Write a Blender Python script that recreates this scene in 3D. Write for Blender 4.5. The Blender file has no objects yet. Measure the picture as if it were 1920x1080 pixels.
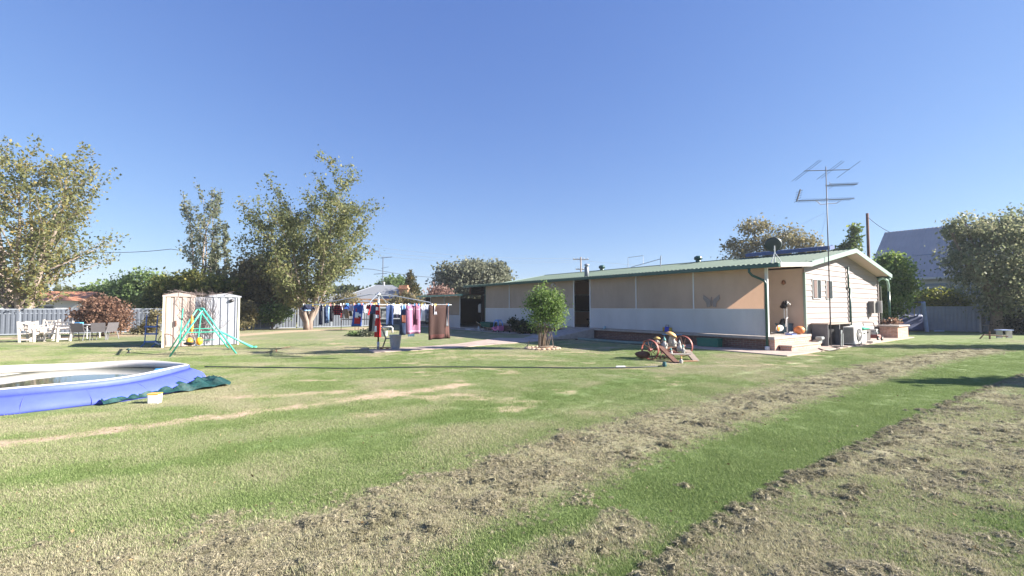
import bpy, bmesh, math, random
import numpy as np
from mathutils import Vector, Matrix
C = bpy.context.scene
R = math.radians
PI = math.pi
rng = np.random.default_rng(7)
random.seed(11)
# ------------------------------------------------------------------ camera, sky, sun, exposure
PITCH = math.atan(36/853); FPX = 853.0; EYE = 1.6
cam_data = bpy.data.cameras.new('camera'); cam = bpy.data.objects.new('camera', cam_data)
C.collection.objects.link(cam); C.camera = cam
cam.location = (0, 0, EYE); cam.rotation_euler = (PI/2+PITCH, 0, 0)
cam_data.sensor_width = 36; cam_data.lens = 36*FPX/1920; cam_data.clip_end = 3000; cam_data.clip_start = .05
SUN_EL, SUN_AZ = R(27), R(-5)          # azimuth measured from +X towards +Y
sun_dir = Vector((math.cos(SUN_EL)*math.cos(SUN_AZ), math.cos(SUN_EL)*math.sin(SUN_AZ), math.sin(SUN_EL)))
world = bpy.data.worlds.new('World'); C.world = world; world.use_nodes = True
wn = world.node_tree.nodes; wl = world.node_tree.links; wn.clear()
sky = wn.new('ShaderNodeTexSky'); sky.sky_type = 'NISHITA'; sky.sun_disc = False
sky.sun_elevation = SUN_EL; sky.sun_rotation = PI/2-SUN_AZ
sky.altitude = 100; sky.air_density = 1.0; sky.dust_density = 0.25; sky.ozone_density = 3.0
sep = wn.new('ShaderNodeSeparateColor'); com = wn.new('ShaderNodeCombineColor'); wl.new(sky.outputs[0], sep.inputs[0])
for i_, (g_, k_) in enumerate(((.8, .82), (.75, .98), (.5, 1.95))):     # soft response of the photograph's sky, channel by channel
    pw = wn.new('ShaderNodeMath'); pw.operation = 'POWER'; pw.inputs[1].default_value = g_; wl.new(sep.outputs[i_], pw.inputs[0])
    ml = wn.new('ShaderNodeMath'); ml.operation = 'MULTIPLY'; ml.inputs[1].default_value = k_; wl.new(pw.outputs[0], ml.inputs[0]); wl.new(ml.outputs[0], com.inputs[i_])
bg = wn.new('ShaderNodeBackground'); bg.inputs['Strength'].default_value = 0.064
wo = wn.new('ShaderNodeOutputWorld')
wl.new(com.outputs[0], bg.inputs[0]); wl.new(bg.outputs[0], wo.inputs[0])
sd = bpy.data.lights.new('sun', 'SUN'); sd.energy = 5.0; sd.angle = R(.55); sd.color = (1, .93, .83)
so = bpy.data.objects.new('sun', sd); C.collection.objects.link(so)
so.rotation_euler = sun_dir.to_track_quat('Z', 'Y').to_euler()
C.view_settings.view_transform = 'Standard'; C.view_settings.look = 'None'
C.view_settings.gamma = 1; C.view_settings.use_curve_mapping = False
C.view_settings.exposure = 1.7

# ------------------------------------------------------------------ measuring helpers
def ray(px, py):
    x = (px-960)/FPX; z = (540-py)/FPX; c, s = math.cos(PITCH), math.sin(PITCH)
    return Vector((x, c-z*s, s+z*c))
def G(px, py, h=0.0):
    d = ray(px, py); t = (h-EYE)/d.z
    return Vector((d.x*t, d.y*t, h))
def D(px, py, y):
    d = ray(px, py); t = y/d.y
    return Vector((d.x*t, y, EYE+d.z*t))
P0 = Vector((9.38, 16.7, 0)); UT = Vector((.8, .6, 0)); US = Vector((-.6, .8, 0)); HA = math.atan2(.6, .8)
def H(t, s, z=0.0): return P0+UT*t+US*s+Vector((0, 0, z))

# ------------------------------------------------------------------ materials
MATS = {}
def mat(name, col, rough=.6, metal=0, var=.12, scale=6, bump=0, bscale=40, transl=0, spec=None, var2=None, tcol=None, coord='Object', stretch=None):
    if name in MATS: return MATS[name]
    m = bpy.data.materials.new(name); m.use_nodes = True; MATS[name] = m
    nt = m.node_tree; n = nt.nodes; l = nt.links
    b = n['Principled BSDF']; b.inputs['Roughness'].default_value = rough; b.inputs['Metallic'].default_value = metal
    if spec is not None: b.inputs['Specular IOR Level'].default_value = spec
    tc = n.new('ShaderNodeTexCoord'); vec = tc.outputs[coord]
    if stretch:
        mp = n.new('ShaderNodeMapping'); mp.inputs['Scale'].default_value = stretch; l.new(vec, mp.inputs[0]); vec = mp.outputs[0]
    nz = n.new('ShaderNodeTexNoise'); nz.inputs['Scale'].default_value = scale; nz.inputs['Detail'].default_value = 6; nz.inputs['Roughness'].default_value = .65
    l.new(vec, nz.inputs['Vector'])
    mx = n.new('ShaderNodeMix'); mx.data_type = 'RGBA'
    c = Vector(col[:3]); lo = c*(1-var); hi = c*(1+var)
    if var2: hi = Vector(var2)
    mx.inputs['A'].default_value = (*lo, 1); mx.inputs['B'].default_value = (*hi, 1)
    mr = n.new('ShaderNodeMapRange'); mr.inputs[1].default_value = .3; mr.inputs[2].default_value = .7
    l.new(nz.outputs[0], mr.inputs[0]); l.new(mr.outputs[0], mx.inputs['Factor']); l.new(mx.outputs['Result'], b.inputs['Base Color'])
    if bump:
        n2 = n.new('ShaderNodeTexNoise'); n2.inputs['Scale'].default_value = bscale; n2.inputs['Detail'].default_value = 4; l.new(vec, n2.inputs['Vector'])
        bp = n.new('ShaderNodeBump'); bp.inputs['Strength'].default_value = bump; bp.inputs['Distance'].default_value = .02
        l.new(n2.outputs[0], bp.inputs['Height']); l.new(bp.outputs[0], b.inputs['Normal'])
    if transl:
        tr = n.new('ShaderNodeBsdfTranslucent'); (l.new(mx.outputs['Result'], tr.inputs[0]) if tcol is None else setattr(tr.inputs[0], 'default_value', (*tcol, 1)))
        ms = n.new('ShaderNodeMixShader'); ms.inputs[0].default_value = transl
        l.new(b.outputs[0], ms.inputs[1]); l.new(tr.outputs[0], ms.inputs[2]); l.new(ms.outputs[0], n['Material Output'].inputs[0])
    return m
def leafmat(name, cols, transl=.5, rough=.5):
    """leaf colours vary from leaf to leaf and from clump to clump"""
    m = bpy.data.materials.new(name); m.use_nodes = True
    nt = m.node_tree; n = nt.nodes; l = nt.links; b = n['Principled BSDF']
    b.inputs['Roughness'].default_value = rough; b.inputs['Specular IOR Level'].default_value = .3
    ge = n.new('ShaderNodeNewGeometry'); tc = n.new('ShaderNodeTexCoord')
    nz = n.new('ShaderNodeTexNoise'); nz.inputs['Scale'].default_value = .9; nz.inputs['Detail'].default_value = 3
    l.new(tc.outputs['Object'], nz.inputs['Vector'])
    ad = n.new('ShaderNodeMath'); ad.operation = 'MULTIPLY_ADD'; ad.inputs[1].default_value = .62; l.new(ge.outputs['Random Per Island'], ad.inputs[0])
    sb = n.new('ShaderNodeMath'); sb.operation = 'MULTIPLY_ADD'; sb.inputs[1].default_value = 1.5; sb.inputs[2].default_value = -.56; l.new(nz.outputs[0], sb.inputs[0]); l.new(sb.outputs[0], ad.inputs[2])
    cr = n.new('ShaderNodeValToRGB'); e = cr.color_ramp.elements
    while len(e) < len(cols): e.new(.5)
    for i, c in enumerate(cols):
        e[i].position = i/(len(cols)-1); e[i].color = (*c, 1)
    l.new(ad.outputs[0], cr.inputs[0]); l.new(cr.outputs[0], b.inputs['Base Color'])
    tr = n.new('ShaderNodeBsdfTranslucent'); l.new(cr.outputs[0], tr.inputs[0])
    ms = n.new('ShaderNodeMixShader'); ms.inputs[0].default_value = transl
    l.new(b.outputs[0], ms.inputs[1]); l.new(tr.outputs[0], ms.inputs[2]); l.new(ms.outputs[0], n['Material Output'].inputs[0])
    return m
def brickmat(name, c1, c2, mortar, scale=1.0, axis='XZ'):
    m = bpy.data.materials.new(name); m.use_nodes = True; nt = m.node_tree; n = nt.nodes; l = nt.links; b = n['Principled BSDF']
    b.inputs['Roughness'].default_value = .85
    tc = n.new('ShaderNodeTexCoord'); sx = n.new('ShaderNodeSeparateXYZ'); cx = n.new('ShaderNodeCombineXYZ'); l.new(tc.outputs['Object'], sx.inputs[0])
    ad = n.new('ShaderNodeMath'); l.new(sx.outputs[0], ad.inputs[0]); l.new(sx.outputs[1], ad.inputs[1])
    l.new(ad.outputs[0], cx.inputs[0]); l.new(sx.outputs[2], cx.inputs[1])
    br = n.new('ShaderNodeTexBrick'); br.inputs['Scale'].default_value = 1; br.inputs['Brick Width'].default_value = .23; br.inputs['Row Height'].default_value = .076
    br.inputs['Mortar Size'].default_value = .008; br.inputs['Color1'].default_value = (*c1, 1); br.inputs['Color2'].default_value = (*c2, 1); br.inputs['Mortar'].default_value = (*mortar, 1)
    l.new(cx.outputs[0], br.inputs['Vector'])
    nz = n.new('ShaderNodeTexNoise'); nz.inputs['Scale'].default_value = 9; l.new(tc.outputs['Object'], nz.inputs['Vector'])
    mx = n.new('ShaderNodeMix'); mx.data_type = 'RGBA'; mx.blend_type = 'OVERLAY'; mx.inputs['Factor'].default_value = .4
    l.new(br.outputs[0], mx.inputs['A']); l.new(nz.outputs[0], mx.inputs['B']); l.new(mx.outputs['Result'], b.inputs['Base Color'])
    bp = n.new('ShaderNodeBump'); bp.inputs['Strength'].default_value = .5; bp.inputs['Distance'].default_value = .01; bp.invert = True
    l.new(br.outputs['Fac'], bp.inputs['Height']); l.new(bp.outputs[0], b.inputs['Normal'])
    return m

# ------------------------------------------------------------------ mesh helpers
class MB:
    def __init__(s): s.v = []; s.f = []; s.mi = []
    def add(s, vs, fs, mi=0):
        o = len(s.v); s.v += [tuple(v) for v in vs]; s.f += [tuple(i+o for i in f) for f in fs]; s.mi += [mi]*len(fs); return s
    def box(s, c, d, rz=0, rx=0, ry=0, mi=0, taper=1):
        m = Matrix.Translation(c) @ Matrix.Rotation(rz, 4, 'Z') @ Matrix.Rotation(ry, 4, 'Y') @ Matrix.Rotation(rx, 4, 'X')
        x, y, z = d[0]/2, d[1]/2, d[2]/2; t = taper
        vs = [m @ Vector(p) for p in ((-x,-y,-z),(x,-y,-z),(x,y,-z),(-x,y,-z),(-x*t,-y*t,z),(x*t,-y*t,z),(x*t,y*t,z),(-x*t,y*t,z))]
        return s.add(vs, [(0,3,2,1),(4,5,6,7),(0,1,5,4),(1,2,6,5),(2,3,7,6),(3,0,4,7)], mi)
    def beam(s, a, b, w, h, mi=0):
        a = Vector(a); b = Vector(b); d = b-a; L = d.length; q = d.to_track_quat('X', 'Z').to_matrix().to_4x4()
        m = Matrix.Translation((a+b)/2) @ q; x, y, z = L/2, w/2, h/2
        vs = [m @ Vector(p) for p in ((-x,-y,-z),(x,-y,-z),(x,y,-z),(-x,y,-z),(-x,-y,z),(x,-y,z),(x,y,z),(-x,y,z))]
        return s.add(vs, [(0,3,2,1),(4,5,6,7),(0,1,5,4),(1,2,6,5),(2,3,7,6),(3,0,4,7)], mi)
    def tube(s, pts, r, n=8, closed=False, mi=0, cap=True):
        pts = [Vector(p) for p in pts]; k = len(pts); rs = r if isinstance(r, (list, tuple)) else [r]*k
        vs = []; prev = None
        for i, p in enumerate(pts):
            if closed: d = pts[(i+1) % k]-pts[i-1]
            else: d = pts[min(i+1, k-1)]-pts[max(i-1, 0)]
            d = d.normalized() if d.length > 1e-9 else Vector((0,0,1))
            if prev is None:
                a = d.orthogonal().normalized()
            else:
                a = (prev-d*prev.dot(d)); a = a.normalized() if a.length > 1e-6 else d.orthogonal().normalized()
            prev = a; b = d.cross(a)
            for j in range(n):
                t = 2*PI*j/n; vs.append(p+(a*math.cos(t)+b*math.sin(t))*rs[i])
        fs = []
        for i in range(k if closed else k-1):
            for j in range(n):
                i2 = (i+1) % k; fs.append((i*n+j, i*n+(j+1) % n, i2*n+(j+1) % n, i2*n+j))
        if not closed and cap: fs += [tuple(reversed(range(n))), tuple((k-1)*n+j for j in range(n))]
        return s.add(vs, fs, mi)
    def lathe(s, prof, n=16, c=(0,0,0), mi=0, m=None, cap=True):
        vs = []; c = Vector(c)
        for (r, z) in prof:
            for j in range(n):
                t = 2*PI*j/n; p = Vector((r*math.cos(t), r*math.sin(t), z))
                vs.append(c+(m @ p if m else p))
        fs = []
        for i in range(len(prof)-1):
            for j in range(n): fs.append((i*n+j, i*n+(j+1) % n, (i+1)*n+(j+1) % n, (i+1)*n+j))
        if cap and prof[0][0] > 1e-4: fs.append(tuple(reversed(range(n))))
        if cap and prof[-1][0] > 1e-4: fs.append(tuple((len(prof)-1)*n+j for j in range(n)))
        return s.add(vs, fs, mi)
    def ell(s, c, r, n=12, k=8, mi=0, jit=0, seed=0):
        rr = random.Random(seed); prof = [(math.sin(PI*i/k), -math.cos(PI*i/k)) for i in range(k+1)]
        vs = []; c = Vector(c)
        for (a, z) in prof:
            for j in range(n):
                t = 2*PI*j/n; q = 1+jit*(rr.random()-.5); vs.append(c+Vector((a*math.cos(t)*r[0]*q, a*math.sin(t)*r[1]*q, z*r[2]*q)))
        fs = [(i*n+j, i*n+(j+1) % n, (i+1)*n+(j+1) % n, (i+1)*n+j) for i in range(k) for j in range(n)]
        return s.add(vs, fs, mi)
    def prism(s, poly, v, mi=0):
        v = Vector(v); n = len(poly); a = [Vector(p) for p in poly]; vs = a+[p+v for p in a]
        return s.add(vs, [tuple(reversed(range(n))), tuple(range(n, 2*n))]+[(i, (i+1) % n, n+(i+1) % n, n+i) for i in range(n)], mi)
    def quad(s, a, b, c, d, mi=0): return s.add([a, b, c, d], [(0,1,2,3)], mi)
    def build(s, name, m, parent=None, smooth=False, bevel=0, solid=0, kind=None, label=None):
        me = bpy.data.meshes.new(name); me.from_pydata(s.v, [], s.f)
        ms = m if isinstance(m, (list, tuple)) else [m]
        for x in ms: me.materials.append(x)
        if len(ms) > 1: me.polygons.foreach_set('material_index', s.mi)
        bm = bmesh.new(); bm.from_mesh(me); bmesh.ops.remove_doubles(bm, verts=bm.verts, dist=1e-5); bmesh.ops.recalc_face_normals(bm, faces=bm.faces); bm.to_mesh(me); bm.free()
        if smooth: me.polygons.foreach_set('use_smooth', [True]*len(me.polygons))
        o = bpy.data.objects.new(name, me); C.collection.objects.link(o)
        if parent: o.parent = parent
        if solid:
            md = o.modifiers.new('solid', 'SOLIDIFY'); md.thickness = solid; md.offset = 0
        if bevel:
            md = o.modifiers.new('bevel', 'BEVEL'); md.width = bevel; md.segments = 2; md.limit_method = 'ANGLE'
        if smooth and not solid:
            pass
        if kind: o['kind'] = kind
        if label: o['label'] = label
        return o
def tag(o, label=None, cat=None, group=None, kind=None):
    if label: o['label'] = label
    if cat: o['category'] = cat
    if group: o['group'] = group
    if kind: o['kind'] = kind
    return o
def thing(name, label, cat, loc=(0,0,0), rz=0, group=None):
    o = bpy.data.objects.new(name, None); C.collection.objects.link(o); o.location = loc; o.rotation_euler = (0,0,rz); o.empty_display_size = .2
    return tag(o, label, cat, group)
def copy_tree(o, parent=None):
    c = o.copy(); C.collection.objects.link(c); c.parent = parent
    for ch in list(o.children): copy_tree(ch, c)
    return c
def npmesh(name, v, f, m, parent=None, kind=None):
    """v (N,3), f (M,k) arrays"""
    me = bpy.data.meshes.new(name); v = np.asarray(v, dtype=np.float32); f = np.asarray(f, dtype=np.int32); k = f.shape[1]
    me.vertices.add(len(v)); me.vertices.foreach_set('co', v.ravel()); me.loops.add(f.size); me.loops.foreach_set('vertex_index', f.ravel())
    me.polygons.add(len(f)); me.polygons.foreach_set('loop_start', np.arange(0, f.size, k, dtype=np.int32)); me.polygons.foreach_set('loop_total', np.full(len(f), k, dtype=np.int32))
    me.update(calc_edges=True); me.materials.append(m)
    o = bpy.data.objects.new(name, me); C.collection.objects.link(o)
    if parent: o.parent = parent
    if kind: o['kind'] = kind
    return o
def leaves(name, pts, size, m, parent=None, kind=None, droop=0.0, aspect=1.5, seed=1):
    """one small folded leaf (two triangles sharing a rib) at each point"""
    r = np.random.default_rng(seed); p = np.asarray(pts, dtype=np.float32); n = len(p)
    d = r.normal(size=(n, 3)); d[:, 2] -= droop; d /= np.linalg.norm(d, axis=1)[:, None]
    u = np.cross(d, r.normal(size=(n, 3))); u /= np.linalg.norm(u, axis=1)[:, None]; w = np.cross(d, u)
    s = (size*(.4+1.25*r.random(n)**1.3))[:, None]
    a = p; b = p+d*s*aspect; c1 = p+d*s*aspect*.5+u*s*.5+w*s*.12; c2 = p+d*s*aspect*.5-u*s*.5+w*s*.12
    v = np.stack([a, c1, b, c2], 1).reshape(-1, 3); i = np.arange(n)[:, None]*4
    f = np.concatenate([i+[0, 1, 2], i+[0, 2, 3]], 1).reshape(-1, 3)
    return npmesh(name, v, f, m, parent, kind)
# value noise for terrain and masks
def vnoise(x, y, seed=0):
    xi = np.floor(x).astype(np.int64); yi = np.floor(y).astype(np.int64); fx = x-xi; fy = y-yi
    fx = fx*fx*(3-2*fx); fy = fy*fy*(3-2*fy)
    def h(a, b):
        n = (a*374761393+b*668265263+seed*1442695041) & 0x7fffffff
        n = ((n ^ (n >> 13))*1274126177) & 0x7fffffff
        return ((n ^ (n >> 16)) & 0xffff)/65535.0
    return (h(xi, yi)*(1-fx)+h(xi+1, yi)*fx)*(1-fy)+(h(xi, yi+1)*(1-fx)+h(xi+1, yi+1)*fx)*fy
def fbm(x, y, seed=0, o=4):
    s = 0; a = .5; t = 0
    for i in range(o): s = s+a*vnoise(x*2**i, y*2**i, seed+i*17); t += a; a *= .55
    return s/t
def polydist(X, Y, pl):
    """distance to a polyline and the position along it"""
    best = np.full(X.shape, 1e9); 
    for (a, b) in zip(pl[:-1], pl[1:]):
        dx, dy = b[0]-a[0], b[1]-a[1]; L = dx*dx+dy*dy+1e-9
        t = np.clip(((X-a[0])*dx+(Y-a[1])*dy)/L, 0, 1)
        d = np.hypot(X-a[0]-t*dx, Y-a[1]-t*dy); best = np.minimum(best, d)
    return best
def sstep(a, b, x):
    t = np.clip((x-a)/(b-a), 0, 1); return t*t*(3-2*t)
# ================================================================== GROUND
def W(px): return [tuple(G(*p)[:2]) for p in px]
rowA = W([(-150,1130),(150,1100),(480,1045),(720,985),(900,920),(1050,865),(1230,805),(1400,757),(1550,717),(1720,677),(1850,656)])
rowA2 = W([(900,1140),(1010,1070),(1090,1020),(1190,985)])
rowBe = W([(1180,1100),(1290,1010),(1450,915),(1600,840),(1700,790),(1810,742),(1920,700),(2100,655)])
rowC = W([(640,700),(900,718),(1130,690)])
bare1 = W([(-60,845),(0,836),(150,815),(300,795),(450,776),(600,757),(720,742),(860,722)])
bare2 = W([(420,745),(520,741),(640,735)])
bareB = W([(1010,668),(900,665),(820,672)])
lineL = W([(1000,783),(1200,738),(1395,700),(1560,668)])
green1 = W([(0,905),(250,880),(450,850),(640,815),(780,795),(980,755),(1180,715)])
strawL = W([(-100,880),(200,850),(430,820),(620,795),(800,770)])
bedL = W([(-200,638),(80,634),(230,628)]); bedM = W([(430,630),(560,620),(700,616)])
def masks(X, Y):
    n1 = fbm(X*1.3, Y*1.3, 3); n2 = fbm(X*.35, Y*.35, 5); n3 = fbm(X*4, Y*4, 9)
    dA = polydist(X, Y, rowA); A = 1-sstep(.28, .85+.5*(n1-.3), dA+.55*(n1-.5)+.3*(n3-.5))
    dA2 = polydist(X, Y, rowA2); A2 = (1-sstep(.05, .3, dA2+.4*(n3-.5)))*.9
    # everything to the right of the edge of the raked strip
    dB = polydist(X, Y, rowBe); side = np.zeros(X.shape)
    ex = np.interp(Y, [p[1] for p in rowBe], [p[0] for p in rowBe]); side = X-ex
    B = sstep(-.06, .25, side+.35*(n3-.5))*(.55+.45*sstep(.35, .6, n1))
    B = B*(1-.75*sstep(.52, .7, fbm(X*.55+3, Y*.55, 21))*sstep(1.2, 2.4, side)); B = B*(1-sstep(4.5, 8, side))+B*.3*sstep(4.5, 8, side)
    B = np.where(Y > 21, B*np.clip((24-Y)/3, 0, 1), B)
    dry = np.maximum(np.maximum(A, A2), B)
    dC = polydist(X, Y, rowC); dry = np.maximum(dry, (1-sstep(.2, 1.2, dC+.8*(n1-.5)))*.3)
    # straw-coloured patches over the left half, greener to the right
    xa_ = np.interp(Y, [p[1] for p in rowA], [p[0] for p in rowA]); left = 1-sstep(-3.2, .4, X-xa_)*np.where(Y > 17, .75, 1)
    st = sstep(.47, .62, n2)*.5*left+sstep(.48, .62, n1)*.34*left+.1*left+.2*sstep(.5, .75, fbm(X*.8, Y*2.2, 91))
    st = np.maximum(st, (1-sstep(.15, .7, polydist(X, Y, strawL)+.3*(n1-.5)))*.5)
    dg = polydist(X, Y, green1)+.5*(n1-.5)+.3*(n3-.5); st = st*(1-.9*(1-sstep(.05, .4, dg+.2*(n3-.5))))
    far = sstep(14, 26, Y); st = np.maximum(st, far*left*(.28+.5*sstep(.45, .65, fbm(X*.3, Y*1.1, 8))))
    bare = (1-sstep(.04, .42, polydist(X, Y, bare1)+.5*(n1-.5)+.35*(n3-.5)))*.95
    bare = np.maximum(bare, (1-sstep(.1, .35, polydist(X, Y, bare2)+.4*(n1-.5)))*.8)
    bare = np.maximum(bare, (1-sstep(.1, .5, polydist(X, Y, bareB)+.5*(n1-.5)))*.6)
    sp = sstep(.64, .74, fbm(X*.9+7, Y*1.6, 31))*left*.75*(Y > 6.5); bare = np.maximum(bare, sp)
    bare = np.maximum(bare, (1-sstep(.3, 1.1, polydist(X, Y, bedL)+.6*(n1-.5))))
    bare = np.maximum(bare, (1-sstep(.3, 1.3, polydist(X, Y, bedM)+.6*(n1-.5))))
    out = sstep(45, 60, Y)+sstep(30, 42, np.abs(X)); bare = np.clip(bare, 0, 1)
    lite = (1-sstep(.03, .12, polydist(X, Y, lineL)+.06*(n3-.5)))*.8
    deep = np.maximum((1-sstep(.1, .55, dg+.2*(n3-.5))), .75*sstep(-.6, .6, X-xa_)*(1-dry)*(.6+.8*(n1-.4)))
    clump = np.clip(np.maximum(np.maximum(A, A2*1.0), B), 0, 1)
    return np.clip(np.maximum(st, dry), 0, 1), bare, clump, np.clip(lite, 0, 1), deep
def ground_z(X, Y):
    _, _, cl, _, _ = masks(X, Y)
    near = 1-sstep(16, 24, Y)
    z = cl*(.004+.05*np.clip(fbm(X*5, Y*5, 41, 3)-.5, 0, 1)*2)*near+.012*(fbm(X*1.2, Y*1.2, 43, 2)-.5)*near
    return z
def axis(lo, hi, step, far, g):
    a = list(np.arange(lo, hi+1e-6, step)); s = step; x = a[-1]
    while x < far[1]: s = min(s*g, 40); x += s; a.append(x)
    s = step; x = a[0]; b = []
    while x > far[0]: s = min(s*g, 40); x -= s; b.append(x)
    return np.array(b[::-1]+a)
gx = axis(-9, 14, .06, (-300, 300), 1.13); gy = axis(1.2, 20, .06, (-60, 420), 1.1)
GX, GY = np.meshgrid(gx, gy); GZ = ground_z(GX, GY)
nx, ny = len(gx), len(gy); ii = (np.arange(ny-1)[:, None]*nx+np.arange(nx-1)[None, :]).ravel()
gf = np.stack([ii, ii+1, ii+1+nx, ii+nx], 1)
dry_a, bare_a, clump_a, lite_a, deep_a = masks(GX, GY)
gm = bpy.data.materials.new('lawn_ground'); gm.use_nodes = True
def ground_shader(m, blades=False):
    nt = m.node_tree; n = nt.nodes; l = nt.links; b = n['Principled BSDF']; b.inputs['Roughness'].default_value = .9; b.inputs['Specular IOR Level'].default_value = .15
    def at(nm):
        a = n.new('ShaderNodeAttribute'); a.attribute_name = nm; a.attribute_type = 'INSTANCER' if blades else 'GEOMETRY'; return a.outputs['Fac']
    ge = n.new('ShaderNodeNewGeometry')
    def noise(sc, det=4, ro=.6):
        q = n.new('ShaderNodeTexNoise'); q.inputs['Scale'].default_value = sc; q.inputs['Detail'].default_value = det; q.inputs['Roughness'].default_value = ro; l.new(ge.outputs['Position'], q.inputs['Vector']); return q.outputs[0]
    def mr(x, a, c, d=0, e=1):
        q = n.new('ShaderNodeMapRange'); q.inputs[1].default_value = a; q.inputs[2].default_value = c; q.inputs[3].default_value = d; q.inputs[4].default_value = e; l.new(x, q.inputs[0]); return q.outputs[0]
    def mix(f, A, B, bl='MIX'):
        q = n.new('ShaderNodeMix'); q.data_type = 'RGBA'; q.blend_type = bl
        if isinstance(f, float): q.inputs['Factor'].default_value = f
        else: l.new(f, q.inputs['Factor'])
        for k, v in (('A', A), ('B', B)):
            if isinstance(v, tuple): q.inputs[k].default_value = (*v, 1)
            else: l.new(v, q.inputs[k])
        return q.outputs['Result']
    def mth(op, a, c):
        q = n.new('ShaderNodeMath'); q.operation = op
        for k, v in ((0, a), (1, c)):
            if isinstance(v, (int, float)): q.inputs[k].default_value = v
            else: l.new(v, q.inputs[k])
        q.use_clamp = True; return q.outputs[0]
    fine = noise(95, 5, .75); mid = noise(17, 5, .7); big = noise(1.7, 4, .6)
    g = mix(mr(mid, .32, .68), (.165, .235, .075), (.25, .32, .12))
    g = mix(mr(fine, .35, .7), (.11, .145, .06), g)
    g = mix(mr(big, .4, .65, 0, .5), g, (.26, .29, .14))
    g = mix(at('deep'), g, (.185, .27, .095)) if not blades else g
    s = mix(mr(fine, .3, .68), (.155, .15, .09), (.37, .33, .22))
    s = mix(mr(mid, .35, .7, 0, .7), s, (.29, .27, .17))
    d = mix(mr(mid, .3, .7), (.46, .31, .21), (.52, .42, .31))
    f1 = mth('ADD', at('dry'), mr(noise(9, 4, .7), .3, .7, -.5, .38))
    c = mix(f1, g, s)
    fb = mth('MULTIPLY', at('bare'), mr(mid, .25, .5, .25, 1))
    c = mix(fb, c, d)
    c = mix(at('lite'), c, (.42, .46, .26))
    l.new(c, b.inputs['Base Color'])
    bp = n.new('ShaderNodeBump'); bp.inputs['Strength'].default_value = .7; bp.inputs['Distance'].default_value = .03
    l.new(mth('ADD', fine, mid), bp.inputs['Height']); l.new(bp.outputs[0], b.inputs['Normal'])
ground_shader(gm)
gr = npmesh('lawn', np.stack([GX, GY, GZ], -1).reshape(-1, 3), gf, gm); gr['kind'] = 'structure'; gr['label'] = 'mown back lawn with raked strips of dry clippings'
for nm, arr in (('dry', dry_a), ('bare', bare_a), ('lite', lite_a), ('deep', deep_a*.6)):
    a = gr.data.attributes.new(nm, 'FLOAT', 'POINT'); a.data.foreach_set('value', arr.ravel().astype(np.float32))
gr.data.polygons.foreach_set('use_smooth', [True]*len(gr.data.polygons))

# ---- grass blades and dry clippings scattered through geometry nodes
def tuft(name, nb, rad, hmin, hmax, lean, wid, m, flat=0, seg=2):
    v = []; f = []
    for i in range(nb):
        a = random.random()*2*PI; q = rad*math.sqrt(random.random()); x, y = q*math.cos(a), q*math.sin(a)
        h = random.uniform(hmin, hmax); t = random.random()*2*PI; w = wid*random.uniform(.6, 1.3)
        lx, ly = math.cos(t), math.sin(t); le = random.uniform(.1, 1)*lean*h; ux, uy = -ly*w/2, lx*w/2
        z0 = random.uniform(0, flat) if flat else -.004; o = len(v)
        v += [(x-ux, y-uy, z0), (x+ux, y+uy, z0), (x+lx*le*.45+ux*.8, y+ly*le*.45+uy*.8, z0+h*.6), (x+lx*le*.45-ux*.8, y+ly*le*.45-uy*.8, z0+h*.6), (x+lx*le, y+ly*le, z0+h)]
        f += [(o, o+1, o+2), (o, o+2, o+3), (o+3, o+2, o+4)]
    me = bpy.data.meshes.new(name); me.from_pydata(v, [], f); me.materials.append(m); return me
def straws(name, nb, rad, hh, m, seed):
    rr = random.Random(seed); v = []; f = []
    nn_ = 9; kk = 4; pr = [(rr.random()*6.28, rr.uniform(.55, 1.1)) for _ in range(3)]      # matted core of the clump
    for j in range(kk):
        q = j/kk
        for i in range(nn_):
            a = 2*PI*i/nn_; w = rad*(1-q**1.7)*rr.uniform(.62, 1.0); v.append((w*math.cos(a), w*math.sin(a), hh*q*rr.uniform(.6, 1.15)-.004))
    v.append((0, 0, hh*.9))
    for j in range(kk-1):
        for i in range(nn_): f.append((j*nn_+i, j*nn_+(i+1) % nn_, (j+1)*nn_+(i+1) % nn_, (j+1)*nn_+i))
    for i in range(nn_): f.append(((kk-1)*nn_+i, (kk-1)*nn_+(i+1) % nn_, kk*nn_))
    for i in range(nb):
        a = rr.random()*2*PI; q = rad*math.sqrt(rr.random())*.95; h = hh*max(0, 1-(q/rad)**2)*rr.random()**.5
        c = Vector((q*math.cos(a), q*math.sin(a), h+.002)); t = rr.random()*2*PI; el = rr.gauss(0, .28)
        d = Vector((math.cos(t)*math.cos(el), math.sin(t)*math.cos(el), math.sin(el)))*rr.uniform(.006, .017); w = Vector((-math.sin(t), math.cos(t), rr.gauss(0, .6))).normalized()*rr.uniform(.0006, .0014)
        o = len(v); k = d.cross(w).normalized()*rr.gauss(0, .003); v += [c-d-w, c-d+w, c+k+w, c+k-w, c+d]; f += [(o, o+1, o+2), (o, o+2, o+3), (o+3, o+2, o+4)]
    me = bpy.data.meshes.new(name); me.from_pydata(v, [], f); me.materials.append(m); return me
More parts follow.
